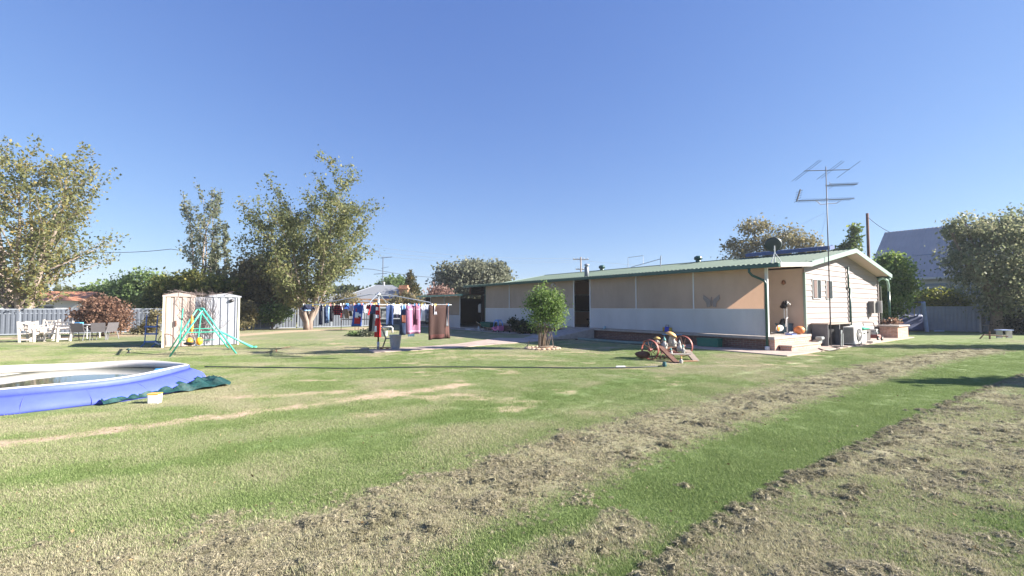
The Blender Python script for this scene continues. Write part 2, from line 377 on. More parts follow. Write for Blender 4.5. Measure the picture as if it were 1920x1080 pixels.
def bladewmat(name, c0, c1, c2):
    m = bpy.data.materials.new(name); m.use_nodes = True; nt = m.node_tree; n = nt.nodes; l = nt.links; b = n['Principled BSDF']
    b.inputs['Roughness'].default_value = .7; b.inputs['Specular IOR Level'].default_value = .2
    ge = n.new('ShaderNodeNewGeometry'); oi = n.new('ShaderNodeObjectInfo'); at = n.new('ShaderNodeAttribute'); at.attribute_type = 'INSTANCER'; at.attribute_name = 'dry'
    ad = n.new('ShaderNodeMath'); ad.operation = 'MULTIPLY_ADD'; ad.inputs[1].default_value = .7; l.new(ge.outputs['Random Per Island'], ad.inputs[0])
    sc = n.new('ShaderNodeMath'); sc.operation = 'MULTIPLY_ADD'; sc.inputs[1].default_value = .95; sc.inputs[2].default_value = -.12; l.new(at.outputs['Fac'], sc.inputs[0]); l.new(sc.outputs[0], ad.inputs[2])
    cr = n.new('ShaderNodeValToRGB'); e = cr.color_ramp.elements; e[0].color = (*c0, 1); e[0].position = .15; e[1].color = (*c2, 1); e[1].position = 1.05 if False else 1
    x = e.new(.55); x.color = (*c1, 1); l.new(ad.outputs[0], cr.inputs[0]); l.new(cr.outputs[0], b.inputs['Base Color'])
    tr = n.new('ShaderNodeBsdfTranslucent'); l.new(cr.outputs[0], tr.inputs[0]); ms = n.new('ShaderNodeMixShader'); ms.inputs[0].default_value = .3
    l.new(b.outputs[0], ms.inputs[1]); l.new(tr.outputs[0], ms.inputs[2]); l.new(ms.outputs[0], n['Material Output'].inputs[0]); return m
gbm = bladewmat('grass_blade', (.175, .25, .08), (.285, .355, .14), (.44, .405, .27))
stm = bladewmat('dry_straw', (.17, .16, .095), (.29, .265, .17), (.45, .40, .28))
src = bpy.data.collections.new('scatter_sources')       # not linked to the scene: only referred to by the nodes
def src_ob(me):
    o = bpy.data.objects.new(me.name, me); return o
def scatter(name, meshes, pts, rot, scl, attr, label):
    me = bpy.data.meshes.new(name); me.vertices.add(len(pts)); me.vertices.foreach_set('co', np.asarray(pts, np.float32).ravel())
    for nm, arr in (('rz', rot), ('sc', scl), ('dry', attr)):
        a = me.attributes.new(nm, 'FLOAT', 'POINT'); a.data.foreach_set('value', np.asarray(arr, np.float32))
    ob = bpy.data.objects.new(name, me); C.collection.objects.link(ob); ob['kind'] = 'stuff'; ob['label'] = label
    ng = bpy.data.node_groups.new(name, 'GeometryNodeTree'); ng.interface.new_socket('Geometry', in_out='INPUT', socket_type='NodeSocketGeometry'); ng.interface.new_socket('Geometry', in_out='OUTPUT', socket_type='NodeSocketGeometry')
    n = ng.nodes; l = ng.links; gi = n.new('NodeGroupInput'); go = n.new('NodeGroupOutput')
    col = bpy.data.collections.new(name+'_src')
    for m_ in meshes: col.objects.link(src_ob(m_))
    ci = n.new('GeometryNodeCollectionInfo'); ci.inputs['Collection'].default_value = col; ci.inputs['Separate Children'].default_value = True; ci.inputs['Reset Children'].default_value = True
    m2p = n.new('GeometryNodeMeshToPoints'); iop = n.new('GeometryNodeInstanceOnPoints'); iop.inputs['Pick Instance'].default_value = True
    def na(nm):
        q = n.new('GeometryNodeInputNamedAttribute'); q.data_type = 'FLOAT'; q.inputs['Name'].default_value = nm; return q.outputs['Attribute']
    cx = n.new('ShaderNodeCombineXYZ'); l.new(na('rz'), cx.inputs[2]); cs = n.new('ShaderNodeCombineXYZ'); s = na('sc')
    for k in range(3): l.new(s, cs.inputs[k])
    ri = n.new('FunctionNodeRandomValue'); ri.data_type = 'INT'; ri.inputs[4].default_value = 0; ri.inputs[5].default_value = len(meshes)-1
    e2r = n.new('FunctionNodeEulerToRotation'); l.new(cx.outputs[0], e2r.inputs[0])
    l.new(gi.outputs[0], m2p.inputs[0]); l.new(m2p.outputs[0], iop.inputs['Points']); l.new(ci.outputs[0], iop.inputs['Instance']); l.new(ri.outputs[2], iop.inputs['Instance Index'])
    l.new(e2r.outputs[0], iop.inputs['Rotation']); l.new(cs.outputs[0], iop.inputs['Scale']); l.new(iop.outputs[0], go.inputs[0])
    md = ob.modifiers.new('scatter', 'NODES'); md.node_group = ng; return ob
def inview(X, Y, margin=1.0): return (np.abs(X) < Y*1.16+margin)
def avoid(X, Y):
    """keep grass off the slabs, pool, path"""
    ok = np.ones(X.shape, bool)
    dx, dy = X-P0.x, Y-P0.y; t = dx*.8+dy*.6; s = -dx*.6+dy*.8
    ok &= ~((t > -1.5) & (s > -1.3)); ok &= ~(np.hypot(X+8.5, Y-8.8) < 2.35); return ok
def pts_in(n, y0, y1, powr=1.0):
    u = rng.random(n*2); Y = y0+(y1-y0)*u**powr; X = (rng.random(n*2)*2-1)*(Y*1.16+1); w = (Y*1.16+1)/(y1*1.16+1)
    k = (rng.random(n*2) < w/np.maximum(w.max(), 1e-6)) if powr == 1.0 else np.ones(n*2, bool)
    X, Y = X[k], Y[k]; k = avoid(X, Y); return X[k], Y[k]
gt = [tuft('grass_tuft', 80, .11, .009, .026, 1.0, .0030, gbm) for _ in range(4)]
X1, Y1 = pts_in(78000, 2.0, 24, 1.6)
d_, b_, c_, l_, e_ = masks(X1, Y1)
nn = fbm(X1*2.2, Y1*2.2, 77); keep = (rng.random(len(X1)) > b_*.95) & (rng.random(len(X1)) > c_*.62) & (rng.random(len(X1)) > sstep(10, 24, Y1)) & (rng.random(len(X1)) > .35*(nn < .42))
X1, Y1, d1 = X1[keep], Y1[keep], np.clip(d_[keep]*.95-e_[keep]*.15+(nn[keep]-.5)*.5, 0, 1)
scatter('grass', gt, np.stack([X1, Y1, ground_z(X1, Y1)], 1), rng.random(len(X1))*6.28, (.55+.4*rng.random(len(X1))+.6*(rng.random(len(X1)) > .97)+.25*sstep(.5, .75, nn[keep]))*(1+.02*Y1), d1, 'short mown grass blades of the lawn')
st = [straws('clipping_pile', 80, .017+.004*i, .010+.003*i, stm, i) for i in range(5)]
X2, Y2 = pts_in(330000, 2.0, 19, 1.4)
_, _, c2, _, _ = masks(X2, Y2); c2 = c2*(.35+.65*sstep(.4, .62, fbm(X2*7, Y2*7, 61, 3))); lump = fbm(X2*3.2, Y2*3.2, 55, 3)
keep = rng.random(len(X2)) < c2*(.38+.7*sstep(.42, .68, lump)) ; X2, Y2, lump = X2[keep], Y2[keep], lump[keep]
sc = (.45+.9*rng.random(len(X2))**2.5)*(.8+.4*sstep(.52, .76, lump))
scatter('dry_clippings', st, np.stack([X2, Y2, ground_z(X2, Y2)-.003], 1), rng.random(len(X2))*6.28, sc, .25+.6*rng.random(len(X2)), 'dry grass clippings left in raked rows')
# bigger lumps
lumps_px = [(1425,995),(1600,915),(1590,935),(1540,895),(1455,745),(1330,797),(1500,740),(1380,778),(1690,823),(1675,835),(1655,868),(1720,865),(1850,810),(1830,768),(1540,720),(1640,700),(1195,855),(1190,862),(1240,838),(1700,870),(980,930),(1280,912),(1850,955),(1730,770),(1570,745),(1300,795),(720,965),(700,985),(965,915),(1650,835),(1520,900),(1890,830),(1610,925),(1760,665),(1725,672),(1460,748),(1890,880),(1580,965),(820,1000),(905,905),(1095,1040),(1180,1000),(660,1010)]
LP = []; 
for (a, b_) in lumps_px:
    q = G(a, b_)
    for k in range(6): LP.append((q.x+random.gauss(0, .05+.006*q.y), q.y+random.gauss(0, .03), 0, random.uniform(1.0, 2.3)))
for i_ in range(420):        # the sharp rim of the raked strip
    k_ = random.randrange(len(rowBe)-2); a_, c_e = rowBe[k_], rowBe[k_+1]; t_ = random.random(); LP.append((a_[0]+(c_e[0]-a_[0])*t_+random.gauss(.05, .06), a_[1]+(c_e[1]-a_[1])*t_, 0, random.uniform(.9, 2.2)))
LP = np.array(LP); scatter('clipping_lumps', st, np.stack([LP[:, 0], LP[:, 1], ground_z(LP[:, 0], LP[:, 1])], 1), rng.random(len(LP))*6.28, LP[:, 3], .05+.5*rng.random(len(LP)), 'thick lumps of dry clippings in the raked rows')

fl_n = 1100; fx, fy = pts_in(fl_n, 2.4, 22, 1.6); fx, fy = fx[:fl_n], fy[:fl_n]
kf = fbm(fx*.6, fy*.6, 201) > .44; fx, fy = fx[kf], fy[kf]
leaves('fallen_leaves', np.stack([fx, fy, ground_z(fx, fy)+.016], 1), .015, leafmat('dead_leaves', [(.10, .065, .035), (.19, .13, .06), (.27, .20, .10), (.34, .29, .17)], transl=.1), kind='stuff', seed=8)
bpy.data.objects['fallen_leaves']['label'] = 'small dead leaves scattered over the lawn'
# ================================================================== HOUSE (own frame: x = across t, y = along s, z up)
M = dict(
 screen=mat('blind_fabric', (.58, .465, .37), .9, var=.14, scale=1.1, transl=.38, tcol=(.40, .25, .165), stretch=(1, 1, .5), bump=.4, bscale=7),
 panel=mat('painted_steel_grey', (.50, .50, .51), .5, var=.10, scale=.9, stretch=(1, 1, .4)),
 conc=mat('concrete', (.36, .32, .29), .9, var=.2, scale=5, bump=.3, bscale=60),
 pathc=mat('path_concrete', (.42, .33, .28), .9, var=.18, scale=3, bump=.3, bscale=50),
 green=mat('heritage_green', (.018, .075, .06), .35, var=.06),
 roof=mat('pale_green_roofing', (.095, .138, .10), .75, var=.08, scale=1.2),
 barge=mat('pale_green_barge', (.25, .34, .30), .45, var=.04),
 white=mat('white_paint', (.62, .62, .61), .45, var=.04),
 board=mat('cream_weatherboard', (.315, .27, .26), .5, var=.05, scale=2),
 tan=mat('tan_wall', (.56, .45, .38), .7, var=.05, scale=2),
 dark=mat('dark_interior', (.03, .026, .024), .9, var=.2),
 glass=mat('window_glass', (.05, .06, .07), .08, var=.1, spec=.8),
 curtain=mat('curtain_beige', (.16, .11, .10), .9, var=.1),
 red=mat('faded_red_paint', (.27, .075, .06), .55, var=.25, scale=12),
 black=mat('black_plastic', (.015, .015, .017), .45),
 steel=mat('galvanised_steel', (.42, .44, .46), .4, metal=.5, var=.12, scale=5),
 rock=mat('grey_rock', (.33, .36, .35), .9, var=.25, scale=9, bump=.5, bscale=20),
 rust=mat('rusty_steel', (.13, .06, .04), .85, var=.35, scale=14, bump=.4),
 soil=mat('dark_soil', (.07, .05, .04), .95, var=.3, scale=8, bump=.5, bscale=30),
 shwood=mat('weathered_wood', (.30, .24, .19), .85, var=.25, scale=3, stretch=(1, 1, 8)))
brick = brickmat('red_brick', (.20, .10, .075), (.15, .075, .06), (.22, .19, .17))
brickl = brickmat('pink_brick', (.52, .30, .22), (.44, .24, .18), (.5, .42, .36))
house = thing('house', 'long single storey house with green roof, cream gable end and beige verandah blinds', 'house', P0, HA)
SL = 18.7; SR = 20.6; OV = .6
def ribbed(x0, x1, pitch, depth, prof, place, mb=None):
    """sheet with trapezoid ribs: place(u, v, w) -> point; u along, v in (0,1), w proud"""
    b = mb or MB(); us = []; n = max(1, round((x1-x0)/pitch)); p = (x1-x0)/n
    for i in range(n):
        a = x0+i*p; us += [(a, 0), (a+p*.30, 0), (a+p*.42, depth), (a+p*.88, depth)] if prof == 'wide' else [(a, 0), (a+p*.5, depth)]
    us.append((x1, 0)); vs = []; k = len(us)
    for v in (0, 1): vs += [place(u, v, w) for u, w in us]
    b.add(vs, [(i, i+1, k+i+1, k+i) for i in range(k-1)]); return b
# deck slab, brick base, ground slab
d = MB(); d.box((1.55, (SL-.25)/2, .47), (3.3, SL+.25, .10)); d.build('verandah_slab', M['conc'], house, bevel=.008)
d = MB(); d.box((1.62, (SL+.02)/2, .21), (3.08, SL-.1, .42)); d.build('brick_base', brick, house)
f = MB(); f.box(((3.29+12.6)/2, SR/2, .21), (12.6-3.29-.02, SR-.04, .42)); f.build('foundation', M['conc'], house)
def strip_obj(name, m, pts, z, th, label=None, parent=None):
    b = MB(); b.prism([Vector((*p[:2], z-th)) for p in pts], (0, 0, th)); o = b.build(name, m, parent, bevel=.006); o['kind'] = 'structure'
    if label: o['label'] = label
    return o
hp = [H(-1.47, -1.22), H(13.8, -1.22), H(13.8, .1), H(0, .1), H(0, 4.0), H(-.55, 4.6), H(-1.2, 3.2)]
strip_obj('paved_slab', M['pathc'], hp, .035, .1, 'concrete apron slab round the verandah corner and gable end')
# facade bays: lower ribbed panel, blind, mullion
def bay(s0, s1):
    b = ribbed(s0+.003, s1-.003, .052, .012, 'sine', lambda u, v, w: Vector((-.008-w, u, .54+.98*v))); b.build('lower_panel', M['panel'], house, solid=.004)
    b = MB(); n = 14
    vs = []; 
    for j in range(6):
        for i in range(n+1): vs.append(Vector((.0+.012*math.sin(i*1.3+j*.4)*math.sin(PI*j/5), s0+.02+(s1-s0-.04)*i/n, 1.53+(3.06-1.53)*j/5)))
    b.add(vs, [(j*(n+1)+i, j*(n+1)+i+1, (j+1)*(n+1)+i+1, (j+1)*(n+1)+i) for j in range(5) for i in range(n)])
    o = b.build('blind', M['screen'], house, smooth=True)
for s0, s1 in ((0.06, 2.94), (2.94, 5.88), (5.88, 8.82), (10.02, 12.96), (12.96, 15.9), (15.9, SL)):
    bay(s0, s1)
for s in (2.94, 5.88, 12.96, 15.9):
    b = MB(); b.box((-.02, s, 2.29), (.035, .05, 1.52)); b.build('mullion', M['white'], house)
for s in (8.82, 10.02):
    b = MB(); b.box((-.01, s, 1.79), (.05, .06, 2.54)); b.build('door_post', M['white'], house)
for s, m_ in ((.03, 'white'), (SL+.02, 'green')):
    b = MB(); b.box((.02, s, 1.79), (.09, .09, 2.54)); b.build('corner_post', M[m_], house)
b = MB(); b.box((-.012, 4.45, 1.525), (.03, 8.74, .03)); b.box((-.012, 14.35, 1.525), (.03, 8.66, .03)); b.build('rail', M['white'], house)
b = MB()
for s0, s1 in ((.08, 8.80), (10.05, SL-.03)): b.box((.04, (s0+s1)/2, .60), (.03, s1-s0, .12))
b.build('bottom_rail', M['panel'], house)
# inner house wall behind the verandah with doors and windows
b = MB(); b.box((3.29, SR/2, 1.85), (.08, SR, 2.7)); b.build('inner_wall', M['tan'], house)
for s, w, z0, z1 in ((9.4, .95, .52, 2.6), (6.0, 1.6, 1.3, 2.4), (12.4, 1.8, 1.3, 2.4), (3.0, 1.2, 1.3, 2.4)):
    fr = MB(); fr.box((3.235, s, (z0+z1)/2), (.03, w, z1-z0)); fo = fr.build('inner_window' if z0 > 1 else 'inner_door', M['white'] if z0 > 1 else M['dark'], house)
    g = MB(); g.box((3.215, s, (z0+z1)/2), (.02, w-.12, z1-z0-.12)); g.build('pane', M['glass'], fo)
b = MB(); b.box((1.6, SL-.02, 1.8), (3.1, .06, 2.55)); b.build('verandah_end_wall', mat('red_brown_end_wall', (.16, .06, .045), .8), house)
b = MB(); b.box((7.9, SR+.0, 1.7), (9.2, .1, 2.9)); b.build('back_end_wall', M['dark'], house)  # wall coloured near black as shade, hiding a stray sun streak
b = MB(); b.box((3.2, 9.9, 1.75), (.03, 2.9, 2.45)); b.build('doorway_shade_panel', mat('dark_brown_shade', (.045, .034, .028), .9), house)  # dark panel added: the doorway's deep shade put into its colour
b = MB(); b.box((12.56, SR/2, 1.7), (.08, SR, 2.6)); b.build('rear_wall', M['board'], house)
# roof profile across t
RIDGE = 7.5; HR = 4.22
def roofz(t):
    if t < 2.6: return 3.16+(3.33-3.16)*(t+.35)/2.95
    if t < RIDGE: return 3.33+(HR-3.33)*(t-2.6)/(RIDGE-2.6)
    return HR-(HR-3.30)*(t-RIDGE)/(12.6-RIDGE)
for nm, t0, t1 in (('verandah_roof', -.38, 2.62), ('front_roof', 2.58, RIDGE), ('back_roof', RIDGE, 12.75)):
    dz = .03 if nm == 'front_roof' else 0
    b = ribbed(-OV, SR+.3, .19, .028, 'wide', lambda u, v, w: Vector(((t0, t1)[v], u, roofz((t0, t1)[v])+w+dz))); b.build(nm, M['roof'], house, solid=.012)
b = MB(); b.box((RIDGE, (SR+.3-OV)/2, HR+.055), (.34, SR+.3+OV, .02)); b.build('ridge_cap', M['roof'], house)
# ceiling under the roof (soffit) and gable soffit
def slab(t0, t1, s0, s1, off, th, name, m):
    b = MB(); b.prism([Vector((t0, s0, roofz(t0)-off)), Vector((t1, s0, roofz(t1)-off)), Vector((t1, s0, roofz(t1)-off-th)), Vector((t0, s0, roofz(t0)-off-th))], (0, s1-s0, 0)); return b.build(name, m, house)
slab(-.30, 2.58, -OV+.04, SR+.25, .02, .09, 'soffit', M['tan'])
slab(2.62, RIDGE, -OV+.04, SR+.25, .02, .05, 'soffit', M['tan']); slab(RIDGE+.002, 12.6, -OV+.04, SR+.25, .02, .05, 'soffit', M['tan'])
b = MB(); b.box((-.40, (SR+.35-OV)/2, 3.09), (.13, SR+.35+OV, .14)); b.build('gutter', M['green'], house, bevel=.012)
b = MB(); b.box((12.82, (SR+.35-OV)/2, 3.22), (.13, SR+.35+OV, .14)); b.build('gutter', M['green'], house, bevel=.012)
for s in (-OV, SR+.3):
    b = MB(); b.beam((-.32, s, roofz(-.3)-.05), (2.55, s, roofz(2.55)-.05), .03, .15); b.build('barge_board', M['white'], house)
    b = MB(); b.beam((2.45, s-.004, roofz(2.6)-.03), (RIDGE, s-.004, HR-.03), .03, .2); b.build('barge_board', M['barge'], house)
    b = MB(); b.beam((RIDGE, s-.004, HR-.03), (12.85, s-.004, roofz(12.85)-.03), .03, .2); b.build('barge_board', M['barge'], house)
# gable end wall of separate weatherboards
T0, T1 = 3.25, 12.6
def gz(t): return roofz(t)-.07
b = MB(); b.prism([Vector((T0, 0, .42)), Vector((T1, 0, .42)), Vector((T1, 0, gz(T1))), Vector((RIDGE, 0, gz(RIDGE))), Vector((T0, 0, gz(T0)))], (0, .05, 0)); b.build('gable_wall', M['tan'], house)
CO = .235; z = .42; k = 0
while z < gz(RIDGE):
    z2 = z+CO; a, c = T0, T1
    def clip(zz):
        l_ = T0; r_ = T1
        if zz > gz(T0): l_ = 2.6+(zz+.07-3.33)/(HR-3.33)*(RIDGE-2.6)
        if zz > gz(T1): r_ = RIDGE+(HR-.07-zz)/(HR-3.30)*(12.6-RIDGE)
        return max(l_, T0), min(r_, T1)
    l0, r0 = clip(z); l1, r1 = clip(z2-.006)
    if z2 > gz(RIDGE): l1 = r1 = RIDGE; z2 = gz(RIDGE)+.004
    y = -.004
    v = [Vector(p) for p in ((l0, y-.034, z), (r0, y-.034, z), (r1, y-.006, z2-.012), (l1, y-.006, z2-.012), (l0, y, z), (r0, y, z), (r1, y, z2-.012), (l1, y, z2-.012))]
    mb = MB().add(v, [(0,1,2,3), (4,7,6,5), (0,4,5,1), (3,2,6,7), (0,3,7,4), (1,5,6,2)]); mb.build('weatherboard', M['board'], house); z += CO
for t in (T0, T1):
    b = MB(); b.box((t+(-.03 if t == T0 else .03), -.03, 1.72), (.07, .09, 2.6)); b.build('corner_board', M['barge'] if t == T0 else M['board'], house)
# two windows, vent pipe, meter box, gas/drain pipe
for t, w in ((4.46, .88), (5.85, .7)):
    b = MB(); hh, zc = .82, 2.37
    b.box((t-w/2, -.04, zc), (.03, .03, hh+.03)); b.box((t+w/2, -.04, zc), (.03, .03, hh+.03)); b.box((t, -.04, zc+hh/2), (w-.03, .03, .03)); b.box((t, -.045, zc-hh/2), (w-.03, .05, .03)); b.box((t+.04, -.04, zc), (.025, .025, hh-.03))
    fo = b.build('window', M['white'], house)
    g = MB(); g.box((t, -.037, zc), (w-.05, .008, hh-.05)); g.build('pane', M['glass'], fo)
    g = MB(); g.box((t-.13, -.043, zc), (.30, .004, hh-.08)); g.build('fly_screen', M['curtain'], fo)
b = MB(); b.tube([(8.25, -.09, .5), (8.25, -.09, 2.55)], .05, 8); b.tube([(8.08, -.09, 2.5), (8.08, -.09, 3.5)], .04, 8); b.beam((8.25, -.09, 2.52), (8.08, -.09, 2.52), .07, .07); b.build('waste_pipe', M['green'], house, smooth=True)
mb_ = MB(); mb_.box((11.35, -.15, 1.60), (.62, .24, .62)); o = mb_.build('meter_box', mat('meter_box_grey', (.20, .19, .18), .6), house, bevel=.01)
b = MB(); b.box((11.55, -.33, 1.62), (.03, .36, .62), rz=R(-28)); b.build('door', M['white'], o)
# downpipes
b = MB(); b.tube([(-.40, .45, 3.03), (-.40, .45, 2.9), (-.33, .38, 2.78), (-.12, .06, 2.58), (-.09, .01, 2.46), (-.09, .01, .08)], .045, 10); b.build('downpipe', M['green'], house, smooth=True)
b = MB(); b.lathe([(.075, .03), (.085, .05), (.08, .17), (.05, .18)], 12, (-.09, .01, 0)); b.build('downpipe_collar', M['white'], house, smooth=True)
b = MB(); b.tube([(12.95, -.45, 3.12), (12.95, -.5, 3.05)], .05, 8); b.tube([(12.35, -.16, 2.98), (12.4, -.22, 3.1), (12.75, -.3, 3.12), (13.15, -.33, 3.02), (13.3, -.34, 2.75), (13.3, -.34, 2.45)], .06, 10); b.build('downpipe', mat('pale_green_pipe', (.35, .5, .43), .4), house, smooth=True)
b = MB(); b.tube([(13.3, -.34, 2.46), (13.3, -.34, .8)], .055, 10); b.build('downpipe', M['green'], house, smooth=True)
b = MB(); b.box((13.35, 3.0, 1.6), (.1, 6.0, 2.3)); b.build('rear_lattice', mat('dark_green_lattice', (.04, .05, .035), .9, var=.5, scale=14), house)
# security light, switch box
b = MB(); b.box((.75, .9, 2.88), (.05, .05, .05)); b.build('lamp_bracket', M['white'], house)
def sec(t, s, z, name='security_light'):
    b = MB(); b.box((t, s, z), (.08, .16, .08)); b.lathe([(.03, 0), (.06, .09), (.058, .10)], 10, (t-.02, s-.13, z-.03), m=Matrix.Rotation(R(120), 3, 'Y')); b.lathe([(.03, 0), (.06, .09), (.058, .10)], 10, (t-.02, s+.13, z-.03), m=Matrix.Rotation(R(120), 3, 'Y')); return b.build(name, M['white'], house, smooth=False)
sec(-.06, 11.65, 2.92)
b = MB(); b.lathe([(.02, 0), (.09, .06), (.06, .16), (.02, .2)], 10, (3.2, .75, 2.55)); b.build('wall_lamp', mat('rusty_lamp', (.25, .12, .07), .7), house, smooth=True)
# steps at the verandah end
st_ = thing('brick_step', 'low brick step in front of the verandah end', 'step', H(1.6, -.47, .035), HA)
b = MB(); b.box((0, 0, .07), (2.65, .38, .14)); b.build('riser', brickl, st_)
b = MB(); b.box((0, 0, .165), (2.72, .44, .05)); b.build('tread', M['pathc'], st_, bevel=.006)
b = MB(); b.box((1.6, -.13, .21), (3.28, .2, .40)); b.build('brick_facing', brickl, house)
# ramp and garden bed in front of the door
ramp = MB(); ramp.prism([Vector((-.06, 8.5, .02)), Vector((-.06, 8.5, .50)), Vector((-2.9, 9.0, .05)), Vector((-2.9, 9.0, .02))], (0, 1.7, 0)); r_ = ramp.build('door_ramp', M['conc'], house, bevel=.006)
b = MB(); b.tube([(-.2, 4.2, .06), (-1.35, 4.4, .06), (-1.6, 5.4, .06), (-1.6, 8.1, .06)], .07, 6); o = b.build('garden_edging', mat('green_grey_edging', (.16, .22, .2), .8), None); o.location = P0; o.rotation_euler = (0, 0, HA); tag(o, 'dull green edging kerb curving along the shaded base of the house', 'edging')
pth = [G(690,657), G(700,662), G(840,654), G(905,648), G(1000,641), H(-2.9, 8.9), H(-2.9, 10.7), G(935,634), G(860,645), G(800,650)]
strip_obj('garden_path', M['pathc'], pth, .022, .1, 'pinkish concrete path from the clothesline to the verandah door')
strip_obj('side_path', M['conc'], [H(-1.1, 10.9), H(-1.1, 27), H(.0, 27), H(.0, 10.9)], .018, .08, 'concrete strip along the far half of the verandah')
b = MB(); b.box((-.5, 7.2, .07), (1.9, 3.4, .1)); 
strip_obj('garden_bed', M['soil'], [H(-1.55, 4.5), H(-1.55, 8.4), H(-.02, 8.4), H(-.02, 4.4)], .03, .08, 'bare shaded garden bed beside the ramp')
# roof fittings
def roof_vent(t, s, lab):
    v_ = thing('roof_vent', lab, 'roof vent', H(t, s, roofz(t)+.03), 0, 'green ventilators on the ridge of the long roof')
    b = MB(); b.lathe([(.15, -.1), (.15, .14), (.12, .16)], 14); b.build('collar', M['green'], v_, smooth=True)
    b = MB(); b.lathe([(.12, .15), (.22, .19), (.24, .27), (.2, .36), (.1, .41), (0, .42)], 14)
    for i in range(14): a = i*PI/7; b.beam((.225*math.cos(a), .225*math.sin(a), .2), (.2*math.cos(a+.2), .2*math.sin(a+.2), .36), .015, .012)
    b.build('turbine', M['green'], v_)
roof_vent(7.35, 14.6, 'green round roof ventilator close to the metal flue'); roof_vent(7.35, 7.1, 'green round roof ventilator nearer to the satellite dish')
fl = thing('flue', 'grey metal chimney flue standing on the green roof', 'flue', H(1.6, 10.6, roofz(1.6)))
b = MB(); b.lathe([(.13, -.15), (.13, .62), (.1, .64)], 14); b.lathe([(.22, 0), (.14, .08)], 14); b.build('pipe', mat('weathered_flue', (.20, .22, .24), .55, metal=.4, var=.2), fl, smooth=True)
b = MB(); b.lathe([(.1, .64), (.1, .74)], 12); b.lathe([(.17, .74), (.17, .76), (.05, .84), (0, .85)], 12); b.build('cowl', M['steel'], fl, smooth=True)
# small roof aerial
o = thing('roof_aerial', 'small bent television aerial lying over near the roof ridge', 'aerial', H(6.2, 8.9, roofz(6.2)))
b = MB(); b.tube([(0, 0, -.05), (.05, .0, .75)], .03, 6); b.build('mast', M['steel'], o)
b = MB(); b.tube([(.04, 0, .55), (-1.6, .7, .1)], .02, 5); b.tube([(-.9, .45, .28), (-.9, .45, .8), (-1.75, .8, .72), (-1.75, .8, .1)], .018, 5); b.build('boom', M['steel'], o)
# satellite dish
q = thing('satellite_dish', 'dark grey satellite dish on a small roof tripod', 'satellite dish', H(.9, .1, roofz(.9)+.02))
b = MB(); b.tube([(0, 0, .0), (0, 0, .7)], .02, 8)
for dx, dy in ((.22, -.12), (-.22, -.12), (0, .25)): b.tube([(dx, dy, .0), (0, 0, .45)], .014, 6)
b.build('tripod', M['white'], q)
b = MB(); n_ = 24; pr = [(r_*.29, .065*r_*r_) for r_ in (0, .3, .6, .85, 1)]
mm = Vector((.42, .82, .42)).to_track_quat('Z', 'Y').to_matrix()
b.lathe([(.001, 0)]+pr[1:], n_, (.02, .1, .74), m=mm); b.build('dish', mat('charcoal_dish', (.035, .05, .055), .5), q, smooth=True, solid=.012)
b = MB(); b.tube([(0, .05, .55), (.25, .45, .62), (.35, .6, .85)], .014, 6); b.box((.36, .62, .88), (.08, .1, .08)); b.build('feed_arm', M['steel'], q)
# solar hot water collector
q = thing('solar_collector', 'long blue solar water collector at the roof ridge', 'solar panel', H(6.7, 1.3, roofz(6.7)+.04), HA)
b = MB(); b.box((.7, 0.95, .30), (.62, 3.9, .16), ry=R(-8)); b.build('collector_frame', mat('blue_frame', (.07, .11, .26), .5), q)
b = MB(); b.box((.7, .95, .392), (.56, 3.8, .012), ry=R(-8)); b.build('absorber', mat('blue_absorber', (.03, .06, .18), .35), q)
for s in (-.8, 1, 2.7): b = MB(); b.box((.85, s, .1), (.05, .05, .3)); b.build('bracket', M['steel'], q)
# antenna mast fixed to the gable end
q = thing('antenna_mast', 'tall television antenna mast clamped to the gable end', 'antenna', H(3.8, -.72, 0), 0)
def HD(t, s, z): return UT*t+US*s+Vector((0, 0, z))
b = MB(); b.tube([(0, 0, .05), (0, 0, 4.2), (0, 0, 7.35)], [.024, .022, .016], 8); b.build('pole', mat('dull_antenna_metal', (.05, .055, .07), .5), q, smooth=True)
zt = D(1552, 322, 17.7).z
ax = Vector((1, .15, 0)).normalized()
for z0, a, c in ((7.2, -1.0, 1.1), (6.58, -.05, 1.45), (5.98, -1.35, 1.28)):
    sl = .07; b = MB(); b.tube([ax*a+Vector((0, 0, z0+sl*a)), ax*c+Vector((0, 0, z0+sl*c))], .016, 6); bo = b.build('antenna_boom', MATS['dull_antenna_metal'], q)
    e = MB(); ex = Vector((.55, -1, .62)).normalized()
    if z0 > 7:
        for u, L in ((-.95, .62), (-.82, .58), (.15, .55), (.3, .5), (1.05, .5)): c0 = ax*u+Vector((0, 0, z0+sl*u)); e.tube([c0-ex*L, c0+ex*L], .008, 5)
    elif z0 > 6.2:
        u = .1
        while u < 1.42: c0 = ax*u+Vector((0, 0, z0+sl*u)); e.tube([c0-ex*.12, c0+ex*.12], .009, 5); u += .085
        e.tube([ax*.1+Vector((0,0,z0-.15)), ax*.28+Vector((0,0,z0-.05)), ax*.12+Vector((0,0,z0+.14))], .008, 5)
    else:
        u = -1.2
        while u < 1.25: c0 = ax*u+Vector((0, 0, z0+sl*u)); e.tube([c0-ex*.13, c0+ex*.13], .008, 5); u += .13
        e.tube([ax*-.5+Vector((0,0,z0-.05)), ax*-.3+Vector((0,0,z0-.2)), ax*.45+Vector((0,0,z0-.12)), ax*.7+Vector((0,0,z0+.03))], .014, 5)
        for k_ in range(5): e.tube([ax*(-1.35+.03*k_)+Vector((0,-.2,z0-.1+.1*k_)), ax*(-1.35+.03*k_)+Vector((0,.2,z0-.1+.1*k_))], .01, 5)
        e.tube([ax*-1.38+Vector((0,0,z0-.12)), ax*-1.2+Vector((0,0,z0+.38))], .03, 5)
    e.build('antenna_element', MATS['dull_antenna_metal'], bo)
